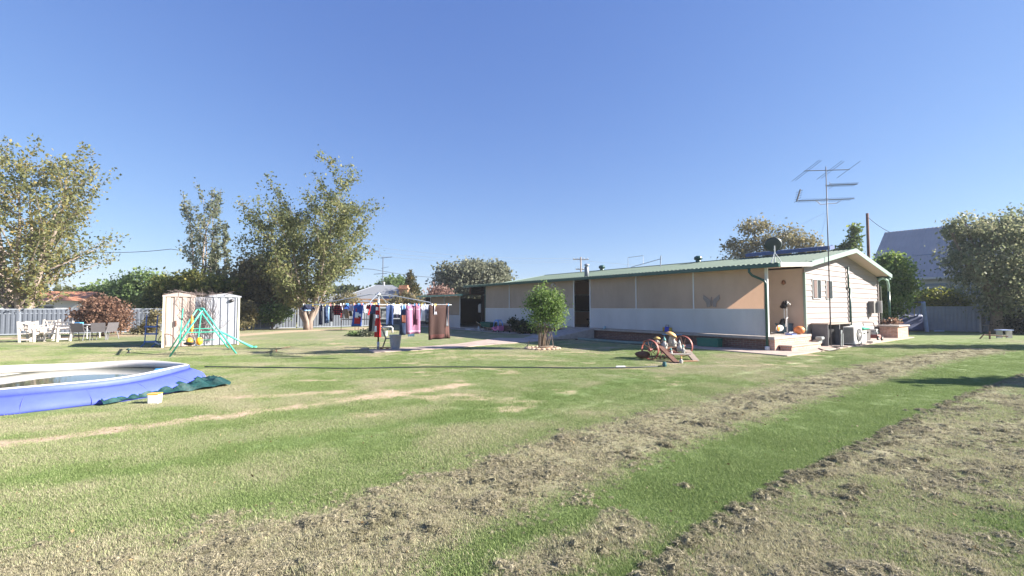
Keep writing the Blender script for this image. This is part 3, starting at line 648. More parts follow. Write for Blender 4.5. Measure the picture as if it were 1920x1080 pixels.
for a_ in ((2.8, 1.5), (-2.3, 2.4)):
    b = MB(); b.tube([(0, 0, 5.5), HD(a_[0], a_[1], 3.75)], .004, 4); b.build('guy_wire', M['steel'], q)
# ---------------- lower wing at the far end
wing = thing('house_wing', 'low flat roofed wing joined to the far end of the long house', 'outbuilding', H(0, 0), HA)
b = ribbed(22.2, 27.0, .052, .012, 'sine', lambda u, v, w: Vector((-.008-w, u, .04+.96*v))); b.build('lower_panel', M['panel'], wing, solid=.004)
for s0, s1 in ((22.2, 24.6), (24.6, 27)):
    b = MB(); b.box((0, (s0+s1)/2, 1.73), (.01, s1-s0-.05, 1.42)); b.build('blind', M['screen'], wing)
for s in (22.17, 24.6, 27.0): b = MB(); b.box((-.02, s, 1.25), (.06, .06, 2.46)); b.build('post', M['white'], wing)
b = ribbed(20.9, 28.3, .19, .028, 'wide', lambda u, v, w: Vector(((-.55, 7)[v], u, (2.52, 2.75)[v]+w))); b.build('wing_roof', M['roof'], wing, solid=.012)
b = MB(); b.box((-.6, 24.6, 2.5), (.1, 7.5, .13)); b.build('gutter', mat('mid_green', (.16, .34, .27), .4), wing)
b = MB(); b.box((3.5, 23.6, .06), (7, 9.4, .1)); b.build('wing_floor', M['conc'], wing)
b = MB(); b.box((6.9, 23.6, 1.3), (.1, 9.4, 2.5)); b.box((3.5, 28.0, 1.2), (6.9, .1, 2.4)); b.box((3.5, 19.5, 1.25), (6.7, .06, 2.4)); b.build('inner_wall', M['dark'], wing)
b = MB(); b.box((3.6, 20.3, 2.78), (6.8, 1.5, .04)); b.box((3.4, 20.62, 2.9), (6.8, .04, .7)); b.box((6.95, 23.6, 2.7), (.16, 9.4, .35)); b.build('ceiling_sun_block', M['dark'], wing)  # dark boxes added to block sun slits between the two roofs
b = MB(); b.box((1.1, 20.85, 1.55), (.1, .1, 3.0)); b.build('post', M['green'], wing)
b = MB(); b.prism([Vector((-.1, 20.65, 2.55)), Vector((3.3, 20.65, 2.55)), Vector((3.3, 20.65, 3.3)), Vector((-.1, 20.65, 3.08))], (0, .05, 0)); b.build('gable_infill', MATS['red_brown_end_wall'], wing)
b = MB(); b.box((.55, 20.7, 2.78), (.9, .04, .5)); b.build('fascia', MATS['red_brown_end_wall'], wing)
# ================================================================== VEGETATION
bark_pale = mat('pale_bark', (.27, .215, .18), .85, var=.25, scale=7, bump=.5, bscale=18, stretch=(1, 1, .3))
bark_dark = mat('grey_brown_bark', (.20, .15, .115), .9, var=.3, scale=7, bump=.6, bscale=18, stretch=(1, 1, .3))
lf_poplar = leafmat('poplar_leaves', [(.09, .115, .055), (.16, .185, .08), (.235, .25, .105), (.36, .32, .13)])
lf_poplar_y = leafmat('yellowing_poplar_leaves', [(.09, .115, .055), (.17, .19, .085), (.27, .26, .10), (.42, .31, .11)])
lf_poplar_g = leafmat('grey_poplar_leaves', [(.08, .10, .07), (.14, .17, .11), (.22, .24, .15), (.3, .3, .16)])
lf_green = leafmat('green_leaves', [(.06, .11, .04), (.13, .205, .07), (.2, .28, .1), (.28, .34, .14)])
lf_olive = leafmat('grey_olive_leaves', [(.06, .07, .045), (.15, .165, .11), (.27, .28, .20), (.38, .38, .28)])
lf_brown = leafmat('brown_olive_leaves', [(.09, .09, .055), (.18, .165, .085), (.27, .235, .12), (.36, .29, .16)])
lf_gum = leafmat('gum_leaves', [(.07, .075, .04), (.16, .15, .065), (.26, .22, .11), (.36, .30, .17)])
lf_red = leafmat('russet_leaves', [(.08, .06, .045), (.19, .11, .075), (.34, .2, .14), (.44, .3, .22)])
lf_yel = leafmat('yellow_green_leaves', [(.08, .11, .02), (.18, .21, .035), (.32, .32, .06), (.42, .4, .1)])
lf_pink = leafmat('pinkish_leaves', [(.12, .08, .06), (.25, .15, .12), (.38, .24, .2), (.45, .32, .27)])
lf_rose = leafmat('rose_leaves', [(.05, .10, .025), (.11, .19, .045), (.20, .29, .08), (.32, .40, .14)])
def limb_tree(name, label, base, height, spread, nstem, leafm, barkm, seed, nleaf, lsize, stem_r=.18, lean=(0, 0), low=.18, env=None, upr=.75, group=None, tops=None, dens=1.0):
    """several leaders sweeping up from a short trunk, branches and twigs off them, leaves along the twigs"""
    rr = random.Random(seed); nr = np.random.default_rng(seed)
    root = thing(name, label, 'tree', base, 0, group)
    env = env or (lambda q: min(1, .45+q*2.2)*(1-q**1.6*.5))
    trunk = MB(); limbs = MB(); P = []; 
    th = height*low
    lv = Vector((lean[0], lean[1], 0))
    for si in range(nstem):
        a = 2*PI*(si+.5*rr.random())/nstem+seed; out = 0 if nstem == 1 else spread*rr.uniform(.25, .62)
        H_ = height*(1 if si == 0 else rr.uniform(.74, .97)); n = 14; pts = []; dv = Vector((math.cos(a), math.sin(a)*.8, 0))
        wob = rr.uniform(0, 6)
        for i in range(n+1):
            q = i/n; o_ = out*(max(0, q-low*.4)/(1-low*.4))**.8 if q > low*.4 else 0
            pts.append(Vector((0, 0, H_*q))+dv*(o_+.06*si*(q < low))+lv*q+Vector((math.sin(q*7+wob), math.cos(q*6+wob), 0))*.018*height*q)
        rad = [max(.012, stem_r*(1 if si == 0 else .75)*(1-q/n)**1.1*(1.25 if q == 0 else 1)) for q in range(n+1)]
        (trunk if si == 0 else limbs).tube(pts, rad, 8)
        nb = int(15*dens)
        for b_ in range(nb):
            q = low+(1-low)*((b_+rr.random())/nb)**.9; q = min(q, .97); i = int(q*n); f_ = q*n-i; p = pts[i].lerp(pts[min(i+1, n)], f_)
            L = spread*env((q-low)/(1-low))*rr.uniform(.55, 1.1)*(.62 if nstem > 1 else 1); L = max(L, .05*height)
            az = rr.random()*2*PI if nstem == 1 else a+rr.gauss(0, 1.3)
            d_ = Vector((math.cos(az), math.sin(az), upr*rr.uniform(.5, 1.3))).normalized(); m_ = 6; bp = [p]
            for j in range(m_):
                d_ = (d_+Vector((rr.gauss(0, .12), rr.gauss(0, .12), .07*upr))).normalized(); bp.append(bp[-1]+d_*L/m_)
            r0 = max(.01, rad[i]*.42); limbs.tube(bp, [max(.006, r0*(1-j/(m_+.5))) for j in range(m_+1)], 5)
            for j in range(1, m_+1):
                for w in range(3):
                    t = (bp[j]-bp[j-1]); q0 = bp[j-1]+t*rr.random(); dd = (t.normalized()*.8+Vector((rr.gauss(0, .6), rr.gauss(0, .6), rr.gauss(.15, .5)))).normalized(); l2 = L*.26*rr.uniform(.5, 1.2)
                    e_ = q0+dd*l2; 
                    if w == 0: limbs.tube([q0, e_], [.008, .003], 3, cap=False)
                    P.append((q0, e_, l2))
    trunk.build('trunk', barkm, root, smooth=True); limbs.build('limb', barkm, root, smooth=True)
    A = np.array([[*a_] for a_, _, _ in P]); B = np.array([[*b_] for _, b_, _ in P]); Ls = np.array([l for _, _, l in P])
    w = Ls*nr.uniform(.1, 1, len(P))**1.2; w /= w.sum(); idx = nr.choice(len(P), nleaf, p=w); t = nr.uniform(.05, 1.1, nleaf)[:, None]
    pts = A[idx]*(1-t)+B[idx]*t+nr.normal(size=(nleaf, 3))*(Ls[idx]*.2+.05)[:, None]
    leaves('crown', pts, lsize, leafm, root, seed=seed); return root
def bush(name, label, base, lobes, leafm, barkm, seed, nleaf, lsize, cat='tree', trunk_h=None, trunk_r=.12, group=None, hollow=.55, droop=0, stems=5, clump=.13):
    """crown of leaf clumps held on limbs; lobes: (x, y, z, rx, ry, rz) relative to the base"""
    rr = random.Random(seed); nr = np.random.default_rng(seed); root = thing(name, label, cat, base, 0, group)
    tb = MB(); th = trunk_h if trunk_h is not None else min(l_[2] for l_ in lobes)*.6
    if trunk_h != 0: tb.tube([(0, 0, -.05), (.02, 0, th*.5), (0, .03, th)], [trunk_r*1.3, trunk_r, trunk_r*.85], 8)
    for i, l_ in enumerate(lobes[:stems] if len(lobes) > stems else lobes):
        c = Vector(l_[:3]); a_ = Vector((0, 0, max(0, th*.9))); tb.tube([a_, a_.lerp(c, .5)+Vector((rr.gauss(0, .1), rr.gauss(0, .1), -.05*c.z)), c, c+Vector((rr.gauss(0, .3)*l_[3], 0, .5*l_[5]))], [trunk_r*.6, trunk_r*.4, trunk_r*.2, .01], 6)
    tb.build('trunk' if trunk_h != 0 else 'stem', barkm, root, smooth=True)
    vol = np.array([l_[3]*l_[4]+l_[3]*l_[5]+l_[4]*l_[5] for l_ in lobes]); vol = vol/vol.sum(); pts = []
    per = 26; nclump = max(8, nleaf//per)
    li = nr.choice(len(lobes), nclump, p=vol); dirs = nr.normal(size=(nclump, 3)); dirs /= np.linalg.norm(dirs, axis=1)[:, None]; rad = hollow+(1.03-hollow)*nr.random(nclump)**.6
    Lb = np.array(lobes); cc = Lb[li, :3]+dirs*rad[:, None]*Lb[li, 3:6]*(1+.16*(nr.random(nclump)-.5))[:, None]
    sz = clump*Lb[li, 3:6].mean(1)*nr.uniform(.7, 1.7, nclump)+lsize*.6
    pp = cc[:, None, :]+nr.normal(size=(nclump, per, 3))*sz[:, None, None]*np.array([1, 1, .75]); pp[:, :, 2] = np.maximum(pp[:, :, 2], .02)
    leaves('crown' if cat == 'tree' else 'foliage', pp.reshape(-1, 3), lsize, leafm, root, droop=droop, seed=seed); return root
limb_tree('poplar_tree', 'large pale barked tree with yellowing leaves at the left edge', G(40, 628), 11.2, 6.6, 6, lf_poplar_y, bark_pale, 3, 22000, .10, .30, low=.14, upr=.7, dens=1.25)
limb_tree('poplar_tree', 'slim pale sparse tree standing behind the garden shed', D(375, 600, 38)*Vector((1, 1, 0)) if False else Vector((D(375, 600, 38).x, 38, 0)), 11.6, 4.2, 4, lf_poplar_g, bark_pale, 8, 6200, .11, .16, low=.2, upr=1.3)
limb_tree('poplar_tree', 'thin pale sapling tree between the shed tree and the big twin trunked tree', Vector((D(420, 600, 38).x, 37, 0)), 8.3, 1.4, 2, lf_poplar_g, bark_pale, 12, 3200, .12, .1, low=.2, upr=1.4)
limb_tree('poplar_tree', 'tall twin trunked tree with yellow green leaves behind the clothesline', G(580, 618), 10.1, 6.9, 6, lf_poplar, bark_pale, 24, 38000, .10, .20, low=.16, upr=.6, dens=1.5)
def BX(px, y): return Vector((D(px, 580, y).x, y, 0))
bush('broad_tree', 'dark brownish tree behind the fence left of the twin trunked tree', BX(478, 36), [(0,0,3.2,2.1,2,1.9), (-1.2,0,2.0,1.5,1.6,1.5), (1.3,0,2.2,1.8,1.6,1.8), (.3,0,4.4,1.4,1.4,1.1), (2.7,0,1.8,1.2,1.2,1.4)], lf_brown, bark_dark, 31, 17000, .15)
bush('shrub', 'leafy shrub against the shaded fence left of the twin trunks', G(510, 617), [(0,0,1.1,1.0,.8,.75), (-.6,0,.9,.7,.6,.6), (.7,0,1.2,.7,.6,.5)], lf_green, bark_dark, 32, 3500, .1, 'shrub', trunk_h=.5, trunk_r=.06, hollow=.3)
bush('shrub', 'small dark shrub at the fence beside the shed', G(457, 620, 0), [(0,0,.9,.8,.6,.7), (.3,0,1.5,.5,.5,.5)], lf_brown, bark_dark, 36, 2000, .1, 'shrub', trunk_h=.4, trunk_r=.05, hollow=.3)
bush('rounded_tree', 'yellow green tree showing over the top of the garden shed', BX(372, 34), [(-1.6,0,2.9,1.7,1.4,1.0), (0,0,3.2,1.5,1.4,1.0), (1.7,0,2.8,1.7,1.4,.9), (-3,0,2.2,1.2,1.2,.9)], leafmat('olive_yellow_leaves', [(.065, .09, .03), (.14, .175, .05), (.26, .265, .075), (.38, .33, .1)]), bark_dark, 33, 11000, .14)
bush('rounded_tree', 'bright green rounded tree behind the left fence next to the shed', BX(272, 42), [(0,0,3.0,2.4,2,1.7), (-1.9,0,2.2,1.5,1.4,1.4), (1.6,0,2.4,1.6,1.5,1.5), (2.6,0,2.0,1.3,1.3,1.4)], lf_green, bark_dark, 34, 15000, .17)
bush('rounded_tree', 'lower green rounded tree behind the left fence', BX(205, 44), [(0,0,2.3,2.2,1.8,1.5), (-2.2,0,1.9,1.6,1.4,1.4), (1.8,0,2.0,1.5,1.4,1.2)], lf_green, bark_dark, 35, 11000, .17)
bush('russet_shrub', 'wide russet brown shrub in front of the left fence', G(192, 630), [(0,0,1.2,1.2,.9,.75), (-.8,0,1.0,.8,.7,.6), (.8,0,.95,.75,.7,.65), (-.1,0,1.75,.8,.7,.4)], lf_red, bark_dark, 41, 8000, .085, 'shrub', trunk_h=.35, trunk_r=.06, hollow=.35)
bush('shrub', 'scrappy dark weeds at the fence foot behind the blue rack', G(282, 627), [(0,0,.45,.7,.4,.4), (-.7,0,.25,.5,.3,.22), (.2,0,.9,.4,.3,.5)], lf_brown, bark_dark, 42, 1500, .08, 'shrub', trunk_h=.15, trunk_r=.03, hollow=.2)
bush('olive_tree', 'large grey green rounded tree behind the far end of the house', BX(885, 52), [(0,0,4.4,3.1,2.4,2.2), (-2.4,0,3.9,2.0,2,2.0), (2.5,0,4.4,2.0,2,1.9), (.4,0,5.9,1.9,1.8,1.1), (-2.6,0,5.3,1.4,1.4,1.1), (3.3,0,5.7,1.0,1,.9), (-1,0,2,3,2,1.5)], lf_olive, bark_dark, 51, 24000, .2)
bush('pink_tree', 'small pinkish tree beside the large grey green tree', BX(822, 46), [(0,0,2.6,1.2,1,1.0), (-.4,0,1.8,1.0,.9,.9), (.9,0,2.2,.9,.9,.9)], lf_pink, bark_dark, 52, 4500, .16)
bush('tree', 'green tree behind the hip roofed neighbour house', BX(742, 62), [(0,0,4.4,1.8,1.5,1.3), (1.5,0,3.6,1.3,1.2,1.2), (-1.5,0,4.0,1.2,1.2,1.0)], lf_green, bark_dark, 53, 6000, .2)
bush('small_tree', 'spindly tree in front of the neighbour house wall', BX(760, 44), [(0,0,1.9,1.5,1,.9), (-.9,0,1.6,.9,.8,.7), (1.2,0,1.7,1.0,.8,.9), (.1,0,2.7,.7,.6,.6)], lf_brown, bark_dark, 54, 3500, .13, hollow=.2)
bush('cypress_tree', 'dark narrow cypress beside the brick chimney', BX(773, 56), [(0,0,1.7,1.25,1.1,1.4), (0,0,3.0,1.05,.9,1.2), (-.1,0,4.2,.7,.6,1.1), (-.25,0,5.3,.4,.4,.8)], leafmat('cypress_leaves', [(.02, .035, .015), (.05, .06, .02), (.12, .10, .03), (.25, .19, .06)]), bark_dark, 55, 8000, .13, hollow=.5)
bush('conifer_shrub', 'small brown tree left of the neighbour roof', BX(655, 45), [(0,0,1.8,1.0,.8,1.2), (-1.1,0,1.6,.8,.8,1.0)], lf_brown, bark_dark, 56, 2600, .13)
bush('gum_tree', 'open crowned gum tree rising behind the roof beside the dish', BX(1432, 50), [(-2.6,0,8.2,1.3,1.2,.9), (-.9,0,10.4,1.7,1.3,.8), (.2,0,8.6,1.4,1.2,1.0), (2.6,0,9.3,1.5,1.2,1.2), (4.8,0,8.6,1.6,1.2,1.0), (1.6,0,7.2,1.6,1.2,.9), (-3.0,0,6.6,1.6,1.2,.6), (4.4,0,6.9,1.3,1.2,.7), (-1.2,0,7.0,1.0,1,.8), (6.2,0,7.2,1,1,.7)], lf_gum, bark_dark, 61, 10500, .16, trunk_h=4.5, trunk_r=.22, stems=10, hollow=.45, clump=.2)
bush('casuarina_tree', 'small feathery green tree behind the gable peak', BX(1588, 44), [(0,0,6.4,1.4,1,1.0), (.6,0,7.6,.8,.8,.9), (.9,0,8.8,.45,.45,.8), (-.9,0,5.6,1.2,1,.8), (0,0,4.5,1.2,1,1)], leafmat('fresh_green_leaves', [(.03, .06, .02), (.07, .12, .03), (.15, .2, .05), (.26, .3, .08)]), bark_dark, 62, 7000, .16, trunk_h=3.5, hollow=.3)
bush('rounded_tree', 'green rounded tree right behind the gable end', BX(1676, 30), [(-.1,0,3.9,1.0,1.1,1.2), (-1.0,0,3.2,1.0,1,1.1), (.5,0,2.9,.75,1.0,1.0), (-.3,0,2.0,1.1,1.2,1.0), (0,0,4.6,.6,.6,.5)], leafmat('bright_green_leaves', [(.06, .11, .03), (.14, .22, .055), (.24, .33, .085), (.34, .4, .12)]), bark_dark, 63, 15000, .11)
bush('golden_shrub', 'yellow green clipped shrub behind the right fence', BX(1765, 32), [(0,0,2.25,1.3,1,.62), (-.8,0,2.0,.9,.8,.5), (1.0,0,1.9,.9,.8,.5)], lf_yel, bark_dark, 64, 6500, .09, 'shrub', hollow=.6)
bush('pepper_tree', 'large drooping grey green tree at the right edge', BX(1868, 27.5), [(0,0,6.2,1.7,1.6,1.1), (-1.6,0,6.5,1.1,1,.7), (-2.6,0,6.3,.6,.6,.5), (2,0,6.4,1.8,1.6,1.2), (-1.0,0,4.8,1.7,1.6,1.4), (-1.5,0,4.2,1.2,1.2,1.2), (.6,0,1.9,1.6,1.2,.9), (1.4,0,4.4,2.1,1.8,1.8), (.2,0,3.0,2.1,1.6,1.3), (3.2,0,3.6,2,1.6,2.4)], leafmat('pepper_leaves', [(.11, .135, .075), (.18, .205, .115), (.28, .29, .17), (.4, .37, .24)]), bark_dark, 65, 23000, .11, trunk_r=.28, trunk_h=2.2, hollow=.45, droop=1.2, stems=10, clump=.13)
for i, (px, py, w, h_, lab) in enumerate(((1772, 618, 1.0, 1.0, 'dark shrub on the right fence beside the blue swing frame'), (1812, 620, 1.2, 1.25, 'tallest dark shrub against the right fence'), (1845, 622, .9, .9, 'dark shrub against the right fence left of the pale bench'), (1905, 626, 1.2, 1.3, 'dark shrub at the right end of the fence'))):
    bush('fence_shrub', lab, G(px, py), [(0,0,h_*.55,w*.8,.5,h_*.5), (w*.5,0,h_*.4,w*.5,.4,h_*.35), (-w*.5,0,h_*.4,w*.5,.4,h_*.4)], leafmat('dark_shrub_leaves', [(.015, .025, .012), (.03, .045, .02), (.06, .08, .035), (.1, .12, .05)]) if i == 0 else bpy.data.materials['dark_shrub_leaves'], bark_dark, 70+i, 3500, .07, 'shrub', trunk_h=.1, trunk_r=.03, hollow=.25, group='dark shrubs along the right fence')
# rose bush in front of the verandah
rb = G(1017, 654)
bush('rose_bush', 'rounded green rose bush on bare stems in a round stone edged bed', rb, [(.15,0,1.75,.55,.5,.55), (-.2,0,1.55,.42,.4,.5), (.45,0,1.3,.42,.4,.45), (.1,0,1.1,.55,.45,.4), (-.1,0,2.15,.3,.3,.28), (.35,0,2.0,.35,.3,.3), (.5,0,1.65,.3,.3,.3), (-.45,0,1.85,.2,.2,.2), (.75,0,1.5,.22,.2,.25), (.05,0,2.42,.12,.1,.12), (.7,0,1.95,.12,.1,.12)], lf_rose, mat('rose_stem', (.22, .16, .11), .85, var=.3), 81, 9000, .045, 'shrub', trunk_h=0, trunk_r=.05, hollow=.42, clump=.24)
b = MB(); rr = random.Random(5)
for i in range(22):
    a = rr.random()*2*PI; q = rr.uniform(.02, .22); b.tube([(q*math.cos(a), q*math.sin(a), 0), (q*1.3*math.cos(a)+.05, q*1.3*math.sin(a), .4), (q*2*math.cos(a)+.1, q*1.6*math.sin(a), 1.0)], [.016, .012, .006], 5)
b.build('stem', MATS['rose_stem'], [o for o in bpy.data.objects if o.name == 'rose_bush'][0])
o = thing('rose_stakes', 'weathered wooden stakes and rail round the rose bush', 'stakes', rb)
for dx, dy, r_ in ((-.12, -.3, 4), (.42, -.2, -8), (-.62, .1, 12)):
    b = MB(); b.beam((dx, dy, 0), (dx+math.sin(R(r_))*.6, dy, .62 if dx > -.5 else .3), .035, .035); b.build('stake', M['shwood'], o)
b = MB(); b.beam((-.12, -.3, .1), (.42, -.22, .14), .03, .03); o2 = b.build('stake_rail', M['shwood'], o)
rr = random.Random(9)
bed = thing('stone_ring', 'ring of pale stones round the rose bush bed', 'edging', rb+Vector((0, 0, 0)))
for i in range(20):
    a = 2*PI*i/20; b = MB(); b.ell((.62*math.cos(a), .5*math.sin(a), .025), (.1*rr.uniform(.8, 1.2), .08, .05), 8, 5, jit=.25, seed=i); b.build('stone', mat('pale_stone', (.5, .38, .28), .9, var=.2, scale=8, bump=.4), bed)
b = MB(); b.lathe([(.58, .0), (.5, .03), (0, .05)], 20); b.build('soil_mound', mat('sandy_soil', (.38, .24, .15), .95, var=.25, scale=10, bump=.5), bed)
bush('garden_plant', 'low dark leafy plant by the shaded verandah wall', H(-.7, 14.1), [(0,0,.45,.5,.4,.35), (-.3,0,.7,.3,.3,.25), (.4,-.3,.35,.4,.3,.25)], bpy.data.materials['dark_shrub_leaves'], bark_dark, 91, 1600, .09, 'plant', trunk_h=0, trunk_r=.03, hollow=.2)
# far tree line behind everything
nr = np.random.default_rng(4); LPt = []
def farbelt(px0, px1, y, hh, seed):
    r2 = np.random.default_rng(seed); n = int(abs(px1-px0)*26); px = r2.uniform(px0, px1, n); X = (px-960)/FPX*y; top = hh*(.55+.6*fbm(X*.22, X*0+seed, seed, 3)); z = top*(1-r2.random(n)**1.7*.98); return np.stack([X, y+r2.normal(size=n)*1.5, z], 1)
P_ = np.concatenate([farbelt(-260, 330, 66, 4.2, 1), farbelt(430, 700, 68, 4.6, 2), farbelt(690, 900, 78, 3.6, 3), farbelt(1640, 2250, 70, 6.0, 4)])
leaves('far_tree_belt', P_, .55, leafmat('far_leaves', [(.04, .055, .03), (.075, .095, .045), (.12, .14, .065), (.17, .17, .08)]), kind='stuff', seed=5)
bpy.data.objects['far_tree_belt']['label'] = 'distant belt of trees beyond the fences'
# ================================================================== FENCES, NEIGHBOURS, POLES
fence_m = mat('shaded_fence_steel', (.105, .12, .15), .5, var=.1, scale=2)  # colour darkened to carry the tree shade on the left fences
capm = mat('fence_cap', (.26, .29, .34), .45, var=.05)
def fence(name, label, a, b_, h, panel=2.35):
    a = Vector(a); b_ = Vector(b_); d = b_-a; L = d.length; rz = math.atan2(d.y, d.x); f = thing(name, label, 'fence', a, rz); n = round(L/panel); p = L/n
    base = ribbed(.04, p-.04, .2, .03, 'wide', lambda u, v, w: Vector((u, -w, .05+(h-.08)*v))); pm = base.build('panel', fence_m, f, solid=.004)
    po = MB(); po.box((0, .02, h/2), (.06, .06, h)); pm2 = po.build('post', capm, f)
    ra = MB(); ra.box((p/2, -.01, h-.02), (p-.06, .06, .06)); ra.box((p/2, -.01, .07), (p-.06, .05, .06)); ra.box((p/2, -.022, h*.82), (p-.06, .015, .04)); pr_ = ra.build('rail', capm, f)
    for i in range(1, n):
        for o in (pm, pm2, pr_): c = o.copy(); C.collection.objects.link(c); c.parent = f; c.location = (p*i, 0, random.uniform(-.012, .012))
    return f
FL = Vector((-24, 29, 0))
fence('steel_fence', 'long grey steel fence across the back left of the yard', FL-UT*22, FL+UT*9.5, 1.5)
fence('steel_fence', 'grey steel fence from the twin trunked tree to the far wing of the house', FL+UT*9.6, FL+UT*27, 1.6)
FR = Vector((27.5, 31.7, 0))
fence_m = mat('fence_steel_blue', (.26, .29, .36), .5, var=.1, scale=2)
fence('steel_fence', 'blue grey steel fence on the right behind the blue swing frame', FR+US*9, FR-US*34, 1.65)
# neighbour house with hip roof
def hip(name, label, c, w, dpt, we, hr, rz, wall, roofm, ov=.5, ridge=.25):
    o = thing(name, label, 'house', c, rz); b = MB(); b.box((0, 0, we/2), (w, dpt, we)); b.build('wall', wall, o)
    x, y = w/2+ov, dpt/2+ov; r = w*ridge/2
    for nm, pts in (('roof_plane', [(-x,-y,we), (x,-y,we), (r,0,hr), (-r,0,hr)]), ('roof_plane', [(x,y,we), (-x,y,we), (-r,0,hr), (r,0,hr)]), ('roof_plane', [(x,-y,we), (x,y,we), (r,0,hr)]), ('roof_plane', [(-x,y,we), (-x,-y,we), (-r,0,hr)])):
        b = MB(); b.add(pts, [tuple(range(len(pts)))]); b.build(nm, roofm, o, solid=.06)
    b = MB(); 
    for p, q in (((-x,-y), (x,-y)), ((x,-y), (x,y)), ((x,y), (-x,y)), ((-x,y), (-x,-y))): b.beam((*p, we-.02), (*q, we-.02), .12, .16)
    b.build('gutter', mat('brown_fascia', (.30, .16, .07), .6), o)
    b = MB(); b.tube([(-r, 0, hr), (r, 0, hr)], .09, 6)
    for sx in (-1, 1):
        for sy in (-1, 1): b.tube([(sx*r, 0, hr), (sx*x, sy*y, we)], .07, 6)
    b.build('ridge_cap', capm, o); return o
tile = mat('grey_roof_tiles', (.19, .20, .215), .7, var=.12, scale=18, bump=.4)
cream = mat('cream_render', (.66, .52, .34), .8, var=.06)
nh = hip('neighbour_house', 'cream neighbour house with a grey hip roof behind the clothesline', (-15.2, 54, 0), 8.2, 8, 2.45, 4.15, R(12), cream, tile)
for x in (-2.2, 1.8):
    b = MB(); b.box((x, -4.03, 1.4), (1.4, .08, 1.1)); w_ = b.build('window', M['white'], nh); b = MB(); b.box((x, -4.08, 1.4), (1.25, .03, .95)); b.build('pane', M['glass'], w_)
b = MB(); b.lathe([(.08, 4.1), (.08, 4.5), (.15, 4.52), (.0, 4.62)], 8); b.build('roof_vent', M['white'], nh)
n2 = hip('neighbour_house', 'low cream neighbour outbuilding with grey roof left of the clothesline pole', (-19.2, 51, 0), 7.0, 6, 2.1, 3.0, R(12), cream, tile)
q = thing('chimney', 'terracotta brick chimney beside the dark cypress', 'chimney', Vector((D(757, 580, 50).x, 50, 0)))
b = MB(); b.box((0, 0, 1.8), (.95, .75, 3.6)); b.box((0, 0, 3.65), (1.15, .95, .16)); b.box((0,0,3.85), (.9,.7,.3)); b.build('stack', brickmat('orange_brick', (.5, .22, .12), (.42, .17, .09), (.5, .4, .3)), q)
q = thing('antenna_mast', 'thin television antenna above the hip roofed neighbour house', 'antenna', Vector((D(717, 580, 55).x, 55, 0)))
b = MB(); b.tube([(0, 0, 3), (0, 0, 7.7)], .05, 6); b.build('pole', MATS['dull_antenna_metal'], q)
b = MB(); b.tube([(-.3, 0, 7.55), (1.1, 0, 7.7)], .03, 5); b.tube([(-1.1, 0, 5.6), (.5, 0, 5.7)], .03, 5); b.tube([(-.2,0,6.3),(.7,0,6.5)], .02, 5)
for x in (-.2, .3, .8): b.tube([(x, -.6, 7.62), (x, .6, 7.62)], .012, 4)
b.build('antenna_element', MATS['dull_antenna_metal'], q)
# high steep roofed neighbour on the right
E0 = Vector((29.2, 36.7, 0)); hn = thing('neighbour_house', 'blue grey weatherboard neighbour house with a high steep grey roof on the right', 'house', E0, HA)
gw = mat('blue_grey_boards', (.62, .66, .72), .6, var=.05); groof = mat('grey_iron_roof', (.42, .37, .34), .5, var=.1, scale=.8)
L_ = 17; 
b = MB(); b.prism([Vector((.3, 0, 0)), Vector((10.7, 0, 0)), Vector((10.7, 0, 4.0)), Vector((5.5, 0, 7.95)), Vector((.3, 0, 4.0))], (0, -L_+.1, 0)); b.build('wall', gw, hn)
z = .4
while z < 3.9:
    b = MB(); y0_, y1_ = -.05, -L_+.1
    b.prism([Vector((.28, y0_, z)), Vector((.25, y0_, z)), Vector((.285, y0_, z+.27)), Vector((.295, y0_, z+.27))], (0, y1_-y0_, 0)); b.build('weatherboard', gw, hn); z += .28
for t0, t1, z0, z1, nm in ((-.25, 5.5, 3.8, 8.25, 'front_roof'), (5.5, 11.25, 8.25, 3.8, 'back_roof')):
    b = ribbed(-L_-.2, .5, .26, .022, 'wide', lambda u, v, w: Vector(((t0, t1)[v], u, (z0, z1)[v]+w))); b.build(nm, groof, hn, solid=.02)
b = MB(); b.box((2.2, -8.4, 5.72), (.04, 17.4, .08), ry=R(-38)); b.build('roof_flashing', capm, hn)
b = MB(); b.box((-.3, -8.3, 3.76), (.14, 17.6, .15)); b.build('gutter', M['white'], hn)
for y in (-1.2, -3.7, -5.6, -8):
    b = MB(); b.box((.2, y, 2.2), (.16, 1.5, 2.7)); w_ = b.build('window_frame', M['white'], hn)
    for k in range(8): b = MB(); b.box((.1, y, 1.1+k*.31), (.04, 1.3, .2), ry=R(25)); b.build('louvre', mat('louvre_glass', (.3, .36, .42), .3), w_)
# buildings glimpsed behind the left fence
q = thing('garden_building', 'white and orange building glimpsed behind the tree at the left edge', 'building', Vector((D(75, 580, 40).x, 40, 0)), R(20))
b = MB(); b.box((0, 0, 1.1), (7, 4, 2.2)); b.build('wall', M['white'], q)
b = MB(); b.prism([Vector((-4, -2.5, 2.15)), Vector((-4, 2.5, 2.15)), Vector((-4, 0, 3.0))], (8, 0, 0)); b.build('roof', mat('orange_tiles', (.5, .22, .12), .8, var=.2, scale=10), q)
b = MB(); b.box((1.2, -2.04, 1.2), (1.3, .06, 1.0)); b.build('window', M['glass'], q)
